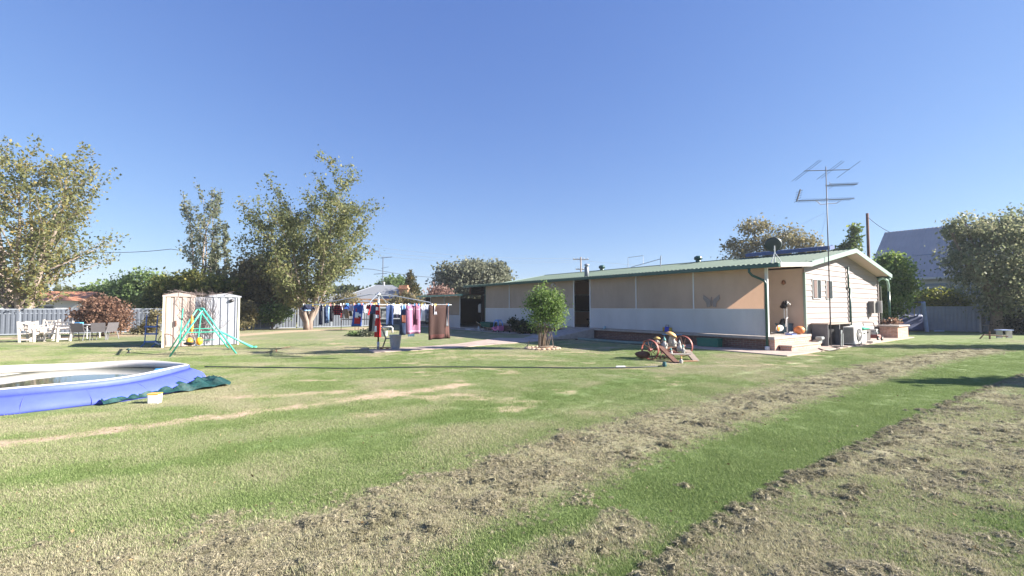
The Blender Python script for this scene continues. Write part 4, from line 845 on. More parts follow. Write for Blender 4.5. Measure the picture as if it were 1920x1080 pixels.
# power poles and wires
def pole(name, label, px, pytop, y, arms, r=.14):
    top = D(px, pytop, y); o = thing(name, label, 'power pole', Vector((top.x, y, 0)))
    b = MB(); b.tube([(0, 0, -.2), (0, 0, top.z)], [r, r*.75], 10); b.build('pole', M['shwood'] if arms else M['rust'], o, smooth=True)
    for k, (z, L) in enumerate(arms):
        b = MB(); b.box((0, 0, top.z-z), (L, .12, .12)); c_ = b.build('crossarm', M['shwood'], o)
        b = MB()
        for x in (-L*.45, -L*.2, L*.2, L*.45): b.lathe([(.03, 0), (.06, .05), (.05, .16), (.0, .2)], 8, (x, 0, top.z-z+.06))
        b.build('insulator', M['white'], c_)
    return o, top
po, ptop = pole('power_pole', 'distant wooden power pole with crossarm behind the middle of the roof', 1089, 482, 70, [(.35, 2.4), (1.9, 1.6)])
po2, pt2 = pole('power_pole', 'plain dark pole rising behind the gable end', 1626, 400, 42, [], .15)
def wire(name, label, pts, r, sag, m=M['steel']):
    b = MB(); 
    for a, c in pts:
        a, c = Vector(a), Vector(c); b.tube([a.lerp(c, t)-Vector((0, 0, 4*sag*t*(1-t))) for t in [i/12 for i in range(13)]], r, 4)
    o = b.build(name, m, None); return tag(o, label, 'cable')
for i, dy in enumerate((0, 9, 16)):
    wire('power_line', ('highest', 'middle', 'lowest')[i]+' of the pale power lines running left from the distant pole', [(D(1089, 484+dy*.4, 70), D(690, 462+dy, 62))], .018, .6, capm)
wire('power_line', 'dark service wire crossing the sky from the left trees to the neighbour house', [(D(170, 472, 50), D(320, 467, 50)), (D(320, 467, 50), D(700, 505, 58)), (D(700, 505, 58), D(830, 521, 66))], .035, .2, M['black'])
wire('power_line', 'thin wire dropping from the dark pole to the steep roof', [(pt2-Vector((0, 0, .3)), D(1680, 440, 40))], .02, .2, M['black'])
wire('power_line', 'thin line running right from the distant pole behind the roof', [(D(1089, 488, 70), D(1320, 500, 74))], .02, .3, capm)
# ================================================================== SHED
sh0 = G(303, 652); sh1 = sh0+UT*2.62; dv = (sh1-sh0); shw = dv.length; sh = thing('garden_shed', 'small metal garden shed with beige left half and silver right half under bare vines', 'shed', sh0, math.atan2(dv.y, dv.x))
beige = mat('beige_shed_steel', (.42, .34, .305), .5, var=.06, scale=2); zinc = mat('silver_shed_steel', (.34, .355, .40), .5, metal=.05, var=.08, scale=3)
SH = 2.02
for i in range(10):
    x0 = shw*i/10; x1 = shw*(i+1)/10; b = ribbed(x0+.005, x1-.005, (x1-x0)-.012, .035, 'wide', lambda u, v, w: Vector((u, -.02-w, .03+(SH-.03)*v))); b.build('wall_sheet', beige if i < 4 else zinc, sh, solid=.004)
b = MB(); b.box((shw/2, 1.1, SH/2), (shw-.04, 2.16, SH)); b.build('side_wall', beige, sh)
for c_, w_, m_ in ((shw*.2, shw*.42, beige), (shw*.8, shw*.46, zinc)):
    b = MB(); x0 = max(-.06, c_-w_/2); x1 = min(shw+.06, c_+w_/2); b.prism([Vector((x0, -.08, SH)), Vector((x1, -.08, SH)), Vector((x1, -.08, SH+.05)), Vector((c_, -.08, SH+.17)), Vector((x0, -.08, SH+.06))], (0, 2.3, 0)); b.build('roof', m_, sh)
for x in (.03, shw-.03): b = MB(); b.box((x, -.06, SH/2), (.07, .06, SH)); b.build('corner_trim', mat('cream_trim', (.72, .7, .55), .5), sh)
b = MB(); b.box((.42, -.085, .95), (.05, .03, .22)); b.build('door_latch', M['rust'], sh)
b = MB(); b.ell((shw-.3, -.1, 1.88), (.09, .06, .07), 8, 6); b.build('floodlight', M['black'], sh)
vine = MB(); rr = random.Random(77)
for i in range(85):
    x = shw*.5+rr.gauss(0, .22); p = Vector((x, -.12, rr.uniform(.05, 1.2))); pts = [p.copy()]
    for j in range(7): p = p+Vector((rr.gauss(0, .1), rr.gauss(-.005, .02), rr.uniform(.03, .3))); p.y = min(p.y, -.09); p.z = min(p.z, SH+.28+rr.random()*.1); pts.append(p.copy())
    vine.tube(pts, [.011, .01, .009, .008, .007, .006, .005, .004], 3)
for i in range(34):
    p = Vector((shw*rr.uniform(.22, .7), rr.uniform(-.1, .6), SH+.1)); pts = [p.copy()]
    for j in range(5): p = p+Vector((rr.gauss(0, .16), rr.gauss(0, .06), rr.gauss(.015, .03))); pts.append(p.copy())
    vine.tube(pts, .006, 3)
o = vine.build('bare_vine', mat('dead_vine', (.20, .16, .15), .9), None); o.location = sh0; o.rotation_euler = (0, 0, math.atan2(dv.y, dv.x)); tag(o, 'leafless tangled vine climbing the middle of the garden shed', 'vine')
# ================================================================== SWING FRAME
mint = mat('mint_green_tube', (.075, .50, .36), .35, var=.1, scale=6)
orange = mat('orange_plastic', (.85, .30, .05), .4); yellow = mat('yellow_plastic', (.85, .45, .03), .35)
A1, A2, A3, A4 = G(318, 669), G(443, 663), G(318, 657), G(428, 653); T1_ = D(381, 579, 15.0); T2_ = D(371, 577.5, 17.2)
sw = thing('swing_set', 'mint green metal swing frame with yellow glider seats in front of the shed', 'swing', (A1+A2)/2); o_ = (A1+A2)/2
def rl(*p): return [Vector(q)-o_ for q in p]
for a in (A1, A2):
    b = MB(); b.tube(rl(a, T1_), .028, 8); b.build('leg', mint, sw, smooth=True)
for a in (A3, A4):
    b = MB(); b.tube(rl(a, T2_), .026, 8); b.build('leg', mint, sw, smooth=True)
b = MB(); b.tube(rl(T1_+(T1_-T2_)*.06, T2_), .03, 8); b.build('top_bar', mint, sw, smooth=True)
for a, c, t, k in ((A1, A2, T1_, .42), (A3, A4, T2_, .45)): b = MB(); b.tube(rl(a.lerp(t, .5), c.lerp(t, .5)), .016, 6); b.build('cross_brace', mint, sw)
mid = (T1_+T2_)/2
for dx in (-.25, .02):
    b = MB(); b.tube(rl(mid+Vector((dx, dx*2, 0)), mid+Vector((dx-.1, dx*2, -1.22))), .018, 6); b.build('hanger', mint, sw)
b = MB(); b.tube(rl(mid+Vector((-.55, -.1, -1.12)), mid+Vector((.6, -.1, -1.1))), .014, 6); b.build('foot_bar', mint, sw)
for dx, m_ in ((-.04, orange), (.16, yellow)):
    b = MB(); b.ell(rl(mid+Vector((dx, -.4+dx, -1.14)))[0], (.11, .09, .14), 10, 8); b.build('seat', yellow if dx < 0 else m_, sw, smooth=True)
b = MB(); b.ell(rl(mid+Vector((.03, -.45, -.55)))[0], (.055, .05, .33), 8, 8); b.build('grip', orange, sw, smooth=True)
b = MB(); b.ell(rl(mid+Vector((-.01, -.5, -1.2)))[0], (.2, .1, .06), 8, 6); b.build('footrest', M['black'], sw)
S1, S2 = G(474, 651.5), D(412, 621, 17.0); b = MB(); b.tube(rl(S2, S2.lerp(S1, .85), S1), [.03, .045, .06], 8); b.tube(rl(S1, S1+Vector((.15, 0, .02))), .05, 8); b.build('outrigger', mint, sw, smooth=True)
# ---- blue rack and the things round the shed
bl = mat('blue_paint', (.05, .13, .42), .4); r0 = G(282, 651)
rk = thing('blue_rack', 'blue metal chair shaped rack standing in the shed shadow', 'rack', r0)
b = MB()
for x in (-.22, .22): b.tube([(x-.1, -.1, 0), (x-.02, 0, .14), (x, 0, .5), (x, .05, 1.3)], .02, 6)
b.build('frame', bl, rk)
for z_ in (.22, .53, .82): b = MB(); b.box((0, .02, z_), (.5, .1, .06)); b.build('rung', bl, rk)
b = MB(); b.tube([(.22, -.05, .2), (.42, -.1, .12), (.62, -.05, .22)], .03, 6); b.build('prop', mat('pale_grey_metal', (.5, .53, .56), .5), rk)
b = MB(); b.tube([(math.cos(a)*.32, 0, .28+math.sin(a)*.26) for a in [i*PI/8 for i in range(9)]], .014, 5); o = b.build('wire_hoop', M['rust'], None); o.location = G(312, 652); tag(o, 'rusty wire hoop stuck in the lawn at the left shed corner', 'hoop')
# sprinkler and hose
q = G(241, 662); o = thing('sprinkler', 'small dark garden sprinkler on the lawn left of the swing frame', 'sprinkler', q)
b = MB(); b.lathe([(.07, 0), (.05, .03), (.02, .05), (.02, .1)], 8); b.build('base', M['black'], o); b = MB(); b.box((0, 0, .12), (.16, .04, .03)); b.ell((0, 0, .13), (.05, .05, .04), 8, 6); b.build('head', M['green'], o)
hose = [(246,661),(300,666),(380,666),(384,689),(470,690),(560,691),(640,692),(700,691.5),(760,690),(850,689.5),(920,690),(1000,690.5),(1080,691.5),(1155,691),(1200,690),(1235,688),(1246,686)]
def curve(px, z): 
    P = [G(*p)+Vector((0, 0, z)) for p in px]; out = []
    for i in range(len(P)-1):
        p0, p1, p2, p3 = P[max(i-1, 0)], P[i], P[i+1], P[min(i+2, len(P)-1)]
        for k in range(6):
            t = k/6; out.append(.5*((2*p1)+(-p0+p2)*t+(2*p0-5*p1+4*p2-p3)*t*t+(-p0+3*p1-3*p2+p3)*t**3))
    return out+[P[-1]]
b = MB(); b.tube(curve(hose[3:], .022), .017, 6); o = b.build('garden_hose', mat('grey_hose', (.035, .045, .05), .5), None, smooth=True); tag(o, 'dark garden hose lying across the lawn from the pool to the old implement', 'hose')
b = MB(); b.tube([G(1155, 690.5)+Vector((0, -.01, .03)), G(1172, 690.3)+Vector((0, -.01, .03))], .035, 8); h2 = b.build('white_sleeve', M['white'], o)
b = MB(); b.lathe([(.05, 0), (.06, .06), (.05, .12), (.02, .14)], 8); o = b.build('tap_fitting', mat('teal_plastic', (.02, .10, .11), .5), None); o.location = G(1246, 688); tag(o, 'small teal hose fitting at the right end of the dark hose', 'tap')
b = MB(); b.tube(curve(hose[:3], .015), .008, 5); o = b.build('thin_hose', M['black'], None); tag(o, 'thin black hose from the sprinkler to the swing frame', 'hose')
# sticks on lawn
b = MB(); b.tube([G(497, 662), D(520, 655, 16.4), D(545, 650, 17)], .012, 5); b.tube([G(518, 660), G(518, 660)+Vector((0, 0, .12))], .018, 6); o = b.build('fallen_stick', M['rust'], None); tag(o, 'thin fallen stick on the lawn right of the swing frame', 'stick')
# ================================================================== POOL
blue = mat('pool_blue_vinyl', (.095, .13, .60), .55, var=.1, scale=2.5, bump=.35, bscale=5, transl=.0, spec=.3)
ringm = mat('pool_white_ring', (.60, .57, .54), .4, var=.05, scale=3, bump=.15, bscale=10); liner = mat('pool_liner', (.60, .60, .56), .5, var=.08)
pc = Vector((-8.75, 8.75, 0)); NP = 72
pool = thing('paddling_pool', 'blue round inflatable pool with a sagging white top ring', 'pool', pc)
def prad(a, kind):
    # plan radius at angle a (from +X): the near right side is stretched where the ring has gone soft
    bulge = .10*math.exp(-((a-.62)/.30)**2); 
    if kind == 'base': return 2.36+.10*math.sin(3*a+1)+.03*math.sin(11*a)+.05*math.exp(-((a-.1)/.25)**2)
    if kind == 'ring': return 1.93+.03*math.sin(3*a)+bulge
def hring(a): return .285+.025*math.sin(2*a+1)+.015*math.sin(5*a)
b = MB(); rows = []
K = 7
for j in range(K+1):
    t = j/K; row = []
    for i in range(NP):
        a = 2*PI*i/NP; aa = a if a < PI else a-2*PI; r0_, r1_ = prad(aa, 'base'), prad(aa, 'ring')+.06
        rr_ = r0_+(r1_-r0_)*t**1.6+.05*math.sin(PI*t)+.018*math.sin(9*a+4*t)*math.sin(PI*t)+.012*math.sin(23*a+7*t); row.append(Vector((rr_*math.cos(a), rr_*math.sin(a), max(.0, (hring(aa)-.03)*t))))
    rows.append(row)
vs = [p for r_ in rows for p in r_]; b.add(vs, [(j*NP+i, j*NP+(i+1) % NP, (j+1)*NP+(i+1) % NP, (j+1)*NP+i) for j in range(K) for i in range(NP)]); b.build('outer_wall', blue, pool, smooth=True, solid=.008)
b = MB(); pts = []; 
for i in range(NP): a = 2*PI*i/NP; aa = a if a < PI else a-2*PI; r_ = prad(aa, 'ring'); pts.append(Vector((r_*math.cos(a), r_*math.sin(a), hring(aa))))
b.tube(pts, [.088-.025*math.exp(-((((2*PI*i/NP+PI) % (2*PI))-PI-.62)/.35)**2) for i in range(NP)], 12, closed=True); o_r = b.build('inflated_ring', [ringm, blue], pool, smooth=True)
for p_ in o_r.data.polygons:
    c_ = p_.center; n_ = p_.normal; rd = Vector((c_.x, c_.y, 0)).normalized(); p_.material_index = 1 if n_.dot(rd) > .62+.15*math.sin(math.atan2(c_.y, c_.x)*3) or (n_.dot(rd) > -.15 and n_.z < 0) else 0
b = MB(); vs = []
for t in (0, 1):
    for i in range(NP): a = 2*PI*i/NP; aa = a if a < PI else a-2*PI; r_ = prad(aa, 'ring')-.05+.12*(1-t); vs.append(Vector((r_*math.cos(a), r_*math.sin(a), .02+(hring(aa)-.05)*t)))
b.add(vs, [(i, (i+1) % NP, NP+(i+1) % NP, NP+i) for i in range(NP)]); b.build('liner', liner, pool, smooth=True)
b = MB(); vs = [Vector((0, 0, .2))]+[Vector(((prad(((2*PI*i/NP+PI) % (2*PI))-PI, 'ring')+.0)*math.cos(2*PI*i/NP), (prad(((2*PI*i/NP+PI) % (2*PI))-PI, 'ring')+.0)*math.sin(2*PI*i/NP), .2)) for i in range(NP)]
b.add(vs, [(0, 1+i, 1+(i+1) % NP) for i in range(NP)])
wm = mat('pool_water', (.10, .11, .09), .04, var=.25, scale=1.5, bump=.04, bscale=3, spec=.8); o = b.build('pool_water', wm, None); o.location = pc; o['kind'] = 'structure'; o['label'] = 'still murky water in the blue pool'
for k_ in range(18):
    a = 2*PI*k_/18+.11; aa = a if a < PI else a-2*PI; r0_, r1_ = prad(aa, 'base'), prad(aa, 'ring')+.06; u_ = Vector((math.cos(a), math.sin(a), 0)); z1_ = hring(aa)-.03
    b = MB(); b.tube([u_*(r0_+(r1_-r0_)*t**1.6+.05*math.sin(PI*t)+.018*math.sin(9*a+4*t)*math.sin(PI*t)+.012*math.sin(23*a+7*t)+.004)+Vector((0, 0, z1_*t)) for t in (0, .15, .3, .45, .6, .75, .9)], .006, 4); b.build('wall_seam', mat('pool_seam_blue', (.09, .11, .45), .5), pool)
b = MB(); b.prism([Vector((2.15, .55, .05)), Vector((2.42, .2, .30)), Vector((2.05, .15, .36)), Vector((1.95, .75, .38))], (.02, .01, .0))
b2 = MB(); b2.box((1.45, .95, .27), (.45, .22, .03), rz=R(28), rx=R(12)); o = b2.build('foam_board', mat('light_blue_foam', (.06, .25, .5), .5), None, bevel=.01); o.location = pc; tag(o, 'light blue foam float lying against the inner rim of the pool', 'float')
netm = mat('dark_green_tarp', (.008, .05, .048), .6, var=.5, scale=9, bump=.8, bscale=14)
b = MB(); n = 60; vs = []
for j in range(5):
    for i in range(n+1):
        a = -.55+(1.05)*i/n; r_ = 2.22+j*.12*(1+.9*math.exp(-((a-.14)/.22)**2))*(.7+.3*math.sin(5*a)); z_ = .015+(.05*abs(math.sin(13*a+j*1.7))+.04*abs(math.sin(29*a+j)))*(1 if 0 < j < 4 else .3)*(1+1.2*math.exp(-((a-.15)/.3)**2))
        vs.append(Vector((r_*math.cos(a), r_*math.sin(a), z_)))
b.add(vs, [(j*(n+1)+i, j*(n+1)+i+1, (j+1)*(n+1)+i+1, (j+1)*(n+1)+i) for j in range(4) for i in range(n)]); o = b.build('ground_tarp', netm, None); o.location = pc; tag(o, 'crumpled dark green ground sheet sticking out from under the pool', 'tarp')
bk = G(290, 756); q = thing('chemical_tub', 'small white tub with a yellow lid beside the pool', 'tub', bk, R(12))
b = MB(); b.box((0, 0, .075), (.155, .13, .15), taper=1.06); b.build('body', mat('white_plastic', (.78, .76, .72), .4), q, bevel=.01); b = MB(); b.box((0, 0, .158), (.17, .145, .018)); b.build('lid', yellow, q, bevel=.005)
b = MB(); b.box((-.084, 0, .08), (.004, .09, .08)); b.build('label_patch', mat('grey_print', (.45, .45, .5), .6), q)
o = MB(); o.ell((0, 0, .04), (.14, .1, .05), 10, 6); o = o.build('plastic_toy', mat('pale_blue_plastic', (.4, .7, .78), .4), None, smooth=True); o.location = G(283, 682); tag(o, 'pale blue plastic lid on the grass behind the pool', 'toy')
# ================================================================== LEFT GARDEN FURNITURE
fw = mat('white_bench_paint', (.60, .54, .48), .5, var=.08)
def bench(name, label, cat, loc, rz, w, seats=1):
    q = thing(name, label, cat, loc, rz); lg = []
    for x in (-w/2, w/2):
        b = MB(); b.beam((x, .25, 0), (x, .25, .62), .07, .07); b.build('leg', fw, q); b = MB(); b.beam((x, -.25, 0), (x, -.33, .95), .07, .07); b.build('leg', fw, q)
        b = MB(); b.beam((x, .3, .63), (x, -.3, .66), .09, .035); b.build('armrest', fw, q); b = MB(); b.beam((x, .25, .12), (x, -.26, .12), .04, .06); b.build('side_rail', fw, q)
    for k in range(5): b = MB(); b.box((0, .22-k*.11, .42-.01*k), (w-.06, .09, .025)); b.build('seat_slat', fw, q)
    for k in range(3): b = MB(); b.box((0, -.28-.02*k, .56+.16*k), (w-.06, .025, .07)); b.build('back_slat', fw, q)
    n = max(3, int(w/.17))
    for k in range(n-1): x = -w/2+w*(k+1)/n; b = MB(); b.beam((x-.05*(-1)**k, -.285, .58), (x+.05*(-1)**k, -.325, .88), .045, .02); b.build('back_lattice', fw, q)
    b = MB(); b.box((0, .25, .38), (w-.07, .03, .08)); b.build('apron', fw, q); return q
bench('garden_chair', 'white slatted garden chair nearest the left tree trunk', 'chair', G(58, 641), R(-68), .62)
bench('garden_chair', 'white slatted garden chair seen side on next to the white bench', 'chair', G(78, 640), R(-68), .62)
bench('garden_bench', 'wide white lattice backed garden bench', 'bench', G(103, 640), R(165), 1.15)
bench('garden_chair', 'white slatted armchair behind the white bench', 'chair', G(86, 634), R(190), .7)
tb = thing('patio_table', 'low patio table with grey top under the russet shrub', 'table', G(150, 634)); b = MB(); b.box((0, 0, .7), (1.6, .9, .03)); b.build('tabletop', mat('grey_tabletop', (.34, .34, .37), .4), tb, bevel=.01)
for x in (-.7, .7):
    for y in (-.36, .36): b = MB(); b.tube([(x, y, 0), (x*.95, y*.95, .69)], .022, 6); b.build('leg', M['white'], tb)
o = MB().box((0, 0, .05), (.35, .22, .1)).build('blue_box', mat('blue_plastic', (.08, .32, .6), .4), None, bevel=.01); o.location = G(146, 634)+Vector((0, 0, .72)); tag(o, 'light blue box on the patio table', 'box')
def pchair(label, loc, rz):
    q = thing('patio_chair', label, 'chair', loc, rz, 'grey mesh patio chairs'); m_ = mat('grey_mesh_sling', (.12, .11, .12), .8)
    b = MB(); b.prism([Vector((-.26, .25, .42)), Vector((-.26, -.22, .40)), Vector((-.26, -.22, .42)), Vector((-.26, .25, .44))], (.52, 0, 0)); b.build('seat', m_, q)
    b = MB(); b.prism([Vector((-.26, -.22, .42)), Vector((-.26, -.36, .84)), Vector((-.26, -.34, .85)), Vector((-.26, -.19, .43))], (.52, 0, 0)); b.build('backrest', m_, q)
    for x in (-.28, .28): b = MB(); b.tube([(x, .3, 0), (x, .24, .43), (x, -.22, .42), (x, -.34, .02)], .018, 6); b.tube([(x, .22, .42), (x, .2, .62), (x, -.28, .64)], .016, 6); b.build('side_frame', mat('dull_chair_frame', (.16, .16, .17), .6), q)
for px, py, rz, lab in ((152, 639, 10, 'grey mesh patio chair in front of the patio table'), (185, 638, 35, 'grey mesh patio chair left of the second pair'), (201, 637, 80, 'grey mesh patio chair at the far right of the patio set')): pchair(lab, G(px, py), R(rz))
# ================================================================== CLOTHES HOIST
hub = G(709, 656); HC = Vector((hub.x, hub.y, 0)); RH = 2.72
ho = thing('clothes_hoist', 'rotary clothes hoist with a galvanised pole and four arms', 'clothes hoist', HC)
gal = mat('galvanised_tube', (.42, .45, .48), .35, metal=.55, var=.1)
b = MB(); b.tube([(0, 0, 0), (0, 0, .30)], .045, 12); b.build('socket', gal, ho, smooth=True)
b = MB(); b.tube([(0, 0, .28), (0, 0, 1.05)], .032, 12); b.build('lower_pole', M['black'], ho, smooth=True)
b = MB(); b.tube([(0, 0, 1.04), (0, 0, 2.12)], .026, 12); b.build('upper_pole', gal, ho, smooth=True)
b = MB(); b.lathe([(.05, 2.02), (.07, 2.05), (.07, 2.12), (.03, 2.16)], 12); b.build('hub', gal, ho, smooth=True)
ANG = [R(5), R(-82), R(185), R(97)]; TIPZ = 1.68
def tip(k, f=1.0):
    a = ANG[k % 4]; return Vector((math.cos(a)*RH*f, math.sin(a)*RH*f, 1.70+(1-f)*.0))
for k in range(4):
    u = Vector((math.cos(ANG[k]), math.sin(ANG[k]), 0)); b = MB()
    b.tube([Vector((0, 0, 2.09)), u*.35+Vector((0, 0, 2.08)), u*1.0+Vector((0, 0, 1.95)), u*1.9+Vector((0, 0, 1.78)), u*1.97+Vector((0, 0, 1.715)), u*2.2+Vector((0, 0, 1.70)), u*RH+Vector((0, 0, 1.69))], .019, 8); b.build('arm', gal, ho, smooth=True)
    b = MB(); b.tube([Vector((0, 0, 2.0)), u*.5+Vector((0, 0, 1.70))], .009, 6); b.build('strut', gal, ho)
for f_ in (1.0, .86, .72, .56, .4):
    b = MB()
    for k in range(4): b.tube([tip(k, f_), (tip(k, f_)+tip(k+1, f_))/2-Vector((0, 0, .015)), tip(k+1, f_)], .0035, 4)
    b.build('line_wire', M['white'], ho)
pl = G(700, 660)
pegc = [mat('peg_'+n_, c_, .5) for n_, c_ in (('white', (.8, .8, .78)), ('blue', (.05, .25, .6)), ('yellow', (.8, .6, .1)), ('pink', (.8, .25, .3)), ('wood', (.55, .38, .2)))]
def onwire(px, k, f_):
    """point where the view line at picture column px meets wire k (from arm k to arm k+1) of square f_"""
    a, c = HC+tip(k, f_), HC+tip(k+1, f_); m_ = (px-960)/FPX; den = (c.x-a.x)-m_*(c.y-a.y); t = (m_*a.y-a.x)/den; return a+(c-a)*t, t
def zat(p, py): return D(960, py, p.y).z
gcount = 0
def cloth(name, label, px0, px1, pbot, k, f_, cols, shape='towel', seed=0, parts=None, group='washing on the clothes hoist', top=None):
    """a garment pegged to a wire; cols = material; shape chooses the outline; real double cloth thickness"""
    global gcount; gcount += 1
    a, ta = onwire(px0, k, f_); c, tc = onwire(px1, k, f_)
    zt = 1.69 if top is None else top; zb = zat((a+c)/2, pbot); Hh = max(.15, zt-zb); W_ = (c-a).length; u = (c-a).normalized(); n = Vector((-u.y, u.x, 0)); rr = random.Random(seed*13+gcount)
    o = thing(name, label, 'laundry', (a+c)/2+Vector((0, 0, zt-(a+c).z/2)), 0, group)
    ph = rr.uniform(0, 6); fr = rr.uniform(2.5, 4)*max(1, W_/.5)
    def S(x, y): # x in 0..1 across, y in 0..1 down
        return u*((x-.5)*W_)+n*((.025+.055*y)*math.sin(x*fr*2+ph+1.2*y)+.03*y*math.sin(ph*2)+.016*math.sin(x*17+ph))+Vector((0, 0, -y*Hh-.03*math.sin(PI*x*3)**2*(1-y)*.6))
    def patch(b, x0, x1, y0, y1, xb0=None, xb1=None, off=0.0, nx_=None, ny_=10):
        xb0 = x0 if xb0 is None else xb0; xb1 = x1 if xb1 is None else xb1; nx_ = nx_ or max(4, int((x1-x0)*16)); vs = []
        for j in range(ny_+1):
            v = j/ny_
            for i in range(nx_+1): w = i/nx_; x = (x0+(x1-x0)*w)*(1-v)+(xb0+(xb1-xb0)*w)*v; vs.append(S(x, y0+(y1-y0)*v)+n*off)
        b.add(vs, [(j*(nx_+1)+i, j*(nx_+1)+i+1, (j+1)*(nx_+1)+i+1, (j+1)*(nx_+1)+i) for j in range(ny_) for i in range(nx_)])
    b = MB()
    if shape == 'towel': patch(b, 0, 1, 0, 1, -.04, 1.03)
    elif shape == 'pants': patch(b, .05, .95, 0, .3, .02, .98); b2 = MB(); patch(b, .02, .47, .3, 1, .08, .42); patch(b, .53, .98, .3, 1, .58, .92)
    elif shape == 'shirt': patch(b, .12, .88, 0, 1, .1, .9); patch(b, .0, .2, .35, .82, -.12, .06); patch(b, .8, 1.0, .35, .82, .94, 1.1)
    elif shape == 'shirtup': patch(b, .18, .82, 0, 1, .2, .8); patch(b, 0, .3, .02, .42, -.08, .12); patch(b, .7, 1, .02, .42, .88, 1.08)
    elif shape == 'shorts': patch(b, .05, .95, 0, .5); patch(b, .03, .47, .5, 1, -.02, .42); patch(b, .53, .97, .5, 1, .58, 1.02)
    elif shape == 'slip': patch(b, .1, .9, 0, 1, .25, .75)
    elif shape == 'sock': patch(b, .2, .75, 0, .75, .25, .75); patch(b, .25, 1.0, .7, 1)
    b.build('fabric', cols, o, smooth=True, solid=.006)
    for nm, x0, x1, y0, y1, m_ in (parts or []):
        b = MB(); patch(b, x0, x1, y0, y1, off=-.006 if n.y > 0 else .006, ny_=6); b.build(nm, m_, o, smooth=True, solid=.004)
    for x in ((.12, .88) if W_ > .12 else (.5,)):
        b = MB(); p = S(x, 0); b.box(p+Vector((0, 0, .015)), (.022, .03, .085), rz=math.atan2(u.y, u.x)); b.build('peg', rr.choice(pegc), o)
    return o
def fab(name, col, var=.12, **k): return mat(name, col, .9, var=var, scale=k.pop('scale', 8), bump=.3, bscale=120, transl=.06, **k)
def plaid(name, c1, c2):
    m = bpy.data.materials.new(name); m.use_nodes = True; nt = m.node_tree; n = nt.nodes; l = nt.links; tc = n.new('ShaderNodeTexCoord'); ch = n.new('ShaderNodeTexBrick'); ch.offset = 0
    ch.inputs['Color1'].default_value = (*c1, 1); ch.inputs['Color2'].default_value = (*[x*.75 for x in c1], 1); ch.inputs['Mortar'].default_value = (*c2, 1); ch.inputs['Scale'].default_value = 1; ch.inputs['Brick Width'].default_value = .07; ch.inputs['Row Height'].default_value = .07; ch.inputs['Mortar Size'].default_value = .016
    s = n.new('ShaderNodeSeparateXYZ'); cx = n.new('ShaderNodeCombineXYZ'); l.new(tc.outputs['Object'], s.inputs[0]); l.new(s.outputs[0], cx.inputs[0]); l.new(s.outputs[2], cx.inputs[1]); l.new(cx.outputs[0], ch.inputs['Vector']); l.new(ch.outputs[0], n['Principled BSDF'].inputs['Base Color']); n['Principled BSDF'].inputs['Roughness'].default_value = .9; return m
navy = fab('navy_cloth', (.018, .024, .06)); denim = fab('denim', (.045, .075, .16)); blackc = fab('black_cloth', (.014, .013, .02)); whitec = fab('white_cloth', (.74, .74, .80), .05); lav = fab('lavender_cloth', (.45, .38, .55)); redc = fab('red_cloth', (.45, .02, .025)); bluec = fab('royal_blue_cloth', (.03, .08, .34)); lblue = fab('light_blue_cloth', (.32, .52, .78)); tanc = fab('tan_check_cloth', (.28, .19, .15), .35, scale=25)
brown = fab('brown_towel', (.04, .0175, .015), .1); brownl = fab('brown_towel_edge', (.14, .068, .06), .1); pinkt = fab('pink_towel', (.33, .15, .25), .08); pinkl = fab('pale_pink_band', (.48, .29, .41), .08); bluet = fab('dark_blue_towel', (.028, .055, .15), .12); dgrey = fab('dark_grey_cloth', (.05, .055, .065)); grey = fab('grey_cloth', (.25, .26, .29)); patt = fab('navy_white_pattern', (.02, .03, .07), var2=(.5, .55, .7), scale=9); orangec = fab('rust_cloth', (.32, .12, .08))
cloth('shirt', 'dark navy shirt with pale hem at the far left of the hoist', 567, 590, 583, 2, 1.0, navy, 'shirt', parts=[('hem', .15, .85, .82, .98, lblue)])
cloth('trousers', 'navy trousers hanging second from the left of the hoist', 599, 606, 609, 2, .86, navy, 'pants')
cloth('jeans', 'dark blue denim jeans with a paler outer leg', 609, 619, 606, 2, .86, denim, 'pants', parts=[('pale_leg', .75, .95, .1, .95, lblue)])
cloth('trousers', 'black trousers next to the red plaid shirt', 619.5, 628, 603, 2, .86, blackc, 'pants')
cloth('shirt', 'red and black plaid shirt on the left of the hoist', 627, 642, 591, 1, .86, plaid('red_plaid', (.35, .02, .035), (.03, .01, .02)), 'shirt')
cloth('top', 'small bright red top with white shoulder beside the plaid shirt', 638, 645, 596, 1, .72, redc, 'shirtup', parts=[('shoulder', .2, .9, .0, .4, whitec)])
cloth('shorts', 'brown checked shorts hanging near the plaid shirt', 643, 653, 597, 1, .86, tanc, 'shorts')
cloth('socks', 'small royal blue cloth above the checked shorts', 648, 652, 579, 1, 1.0, bluec, 'slip')
cloth('singlet', 'pale lavender singlet above dark shorts', 653, 664, 583, 1, .86, lav, 'slip')
cloth('shorts', 'dark shorts behind the lavender singlet', 653, 665, 593, 1, .72, dgrey, 'shorts')
cloth('beach_towel', 'blue beach towel with white and red printed patches', 664, 681, 612, 1, 1.0, bluec, 'towel', parts=[('white_print', .28, .55, .35, .62, whitec), ('red_print', .25, .8, .58, .88, redc), ('white_print', .5, .78, .42, .55, whitec), ('red_print', .3, .42, .18, .32, redc), ('dark_print', .5, .62, .5, .58, navy)])
cloth('top', 'light blue top folded over the line above the beach towel', 664, 673, 579, 1, .86, lblue, 'slip')
cloth('singlet', 'white singlet loop right of the beach towel', 673, 681, 585, 1, .86, whitec, 'slip')
cloth('singlet', 'pair of white straps next to the crimson top', 681, 690, 587, 2, .4, whitec, 'shorts')
cloth('top', 'small crimson top near the centre of the hoist', 689, 697, 591, 1, .72, redc, 'shirtup', parts=[('dark_shoulder', .2, .8, 0, .35, blackc)])
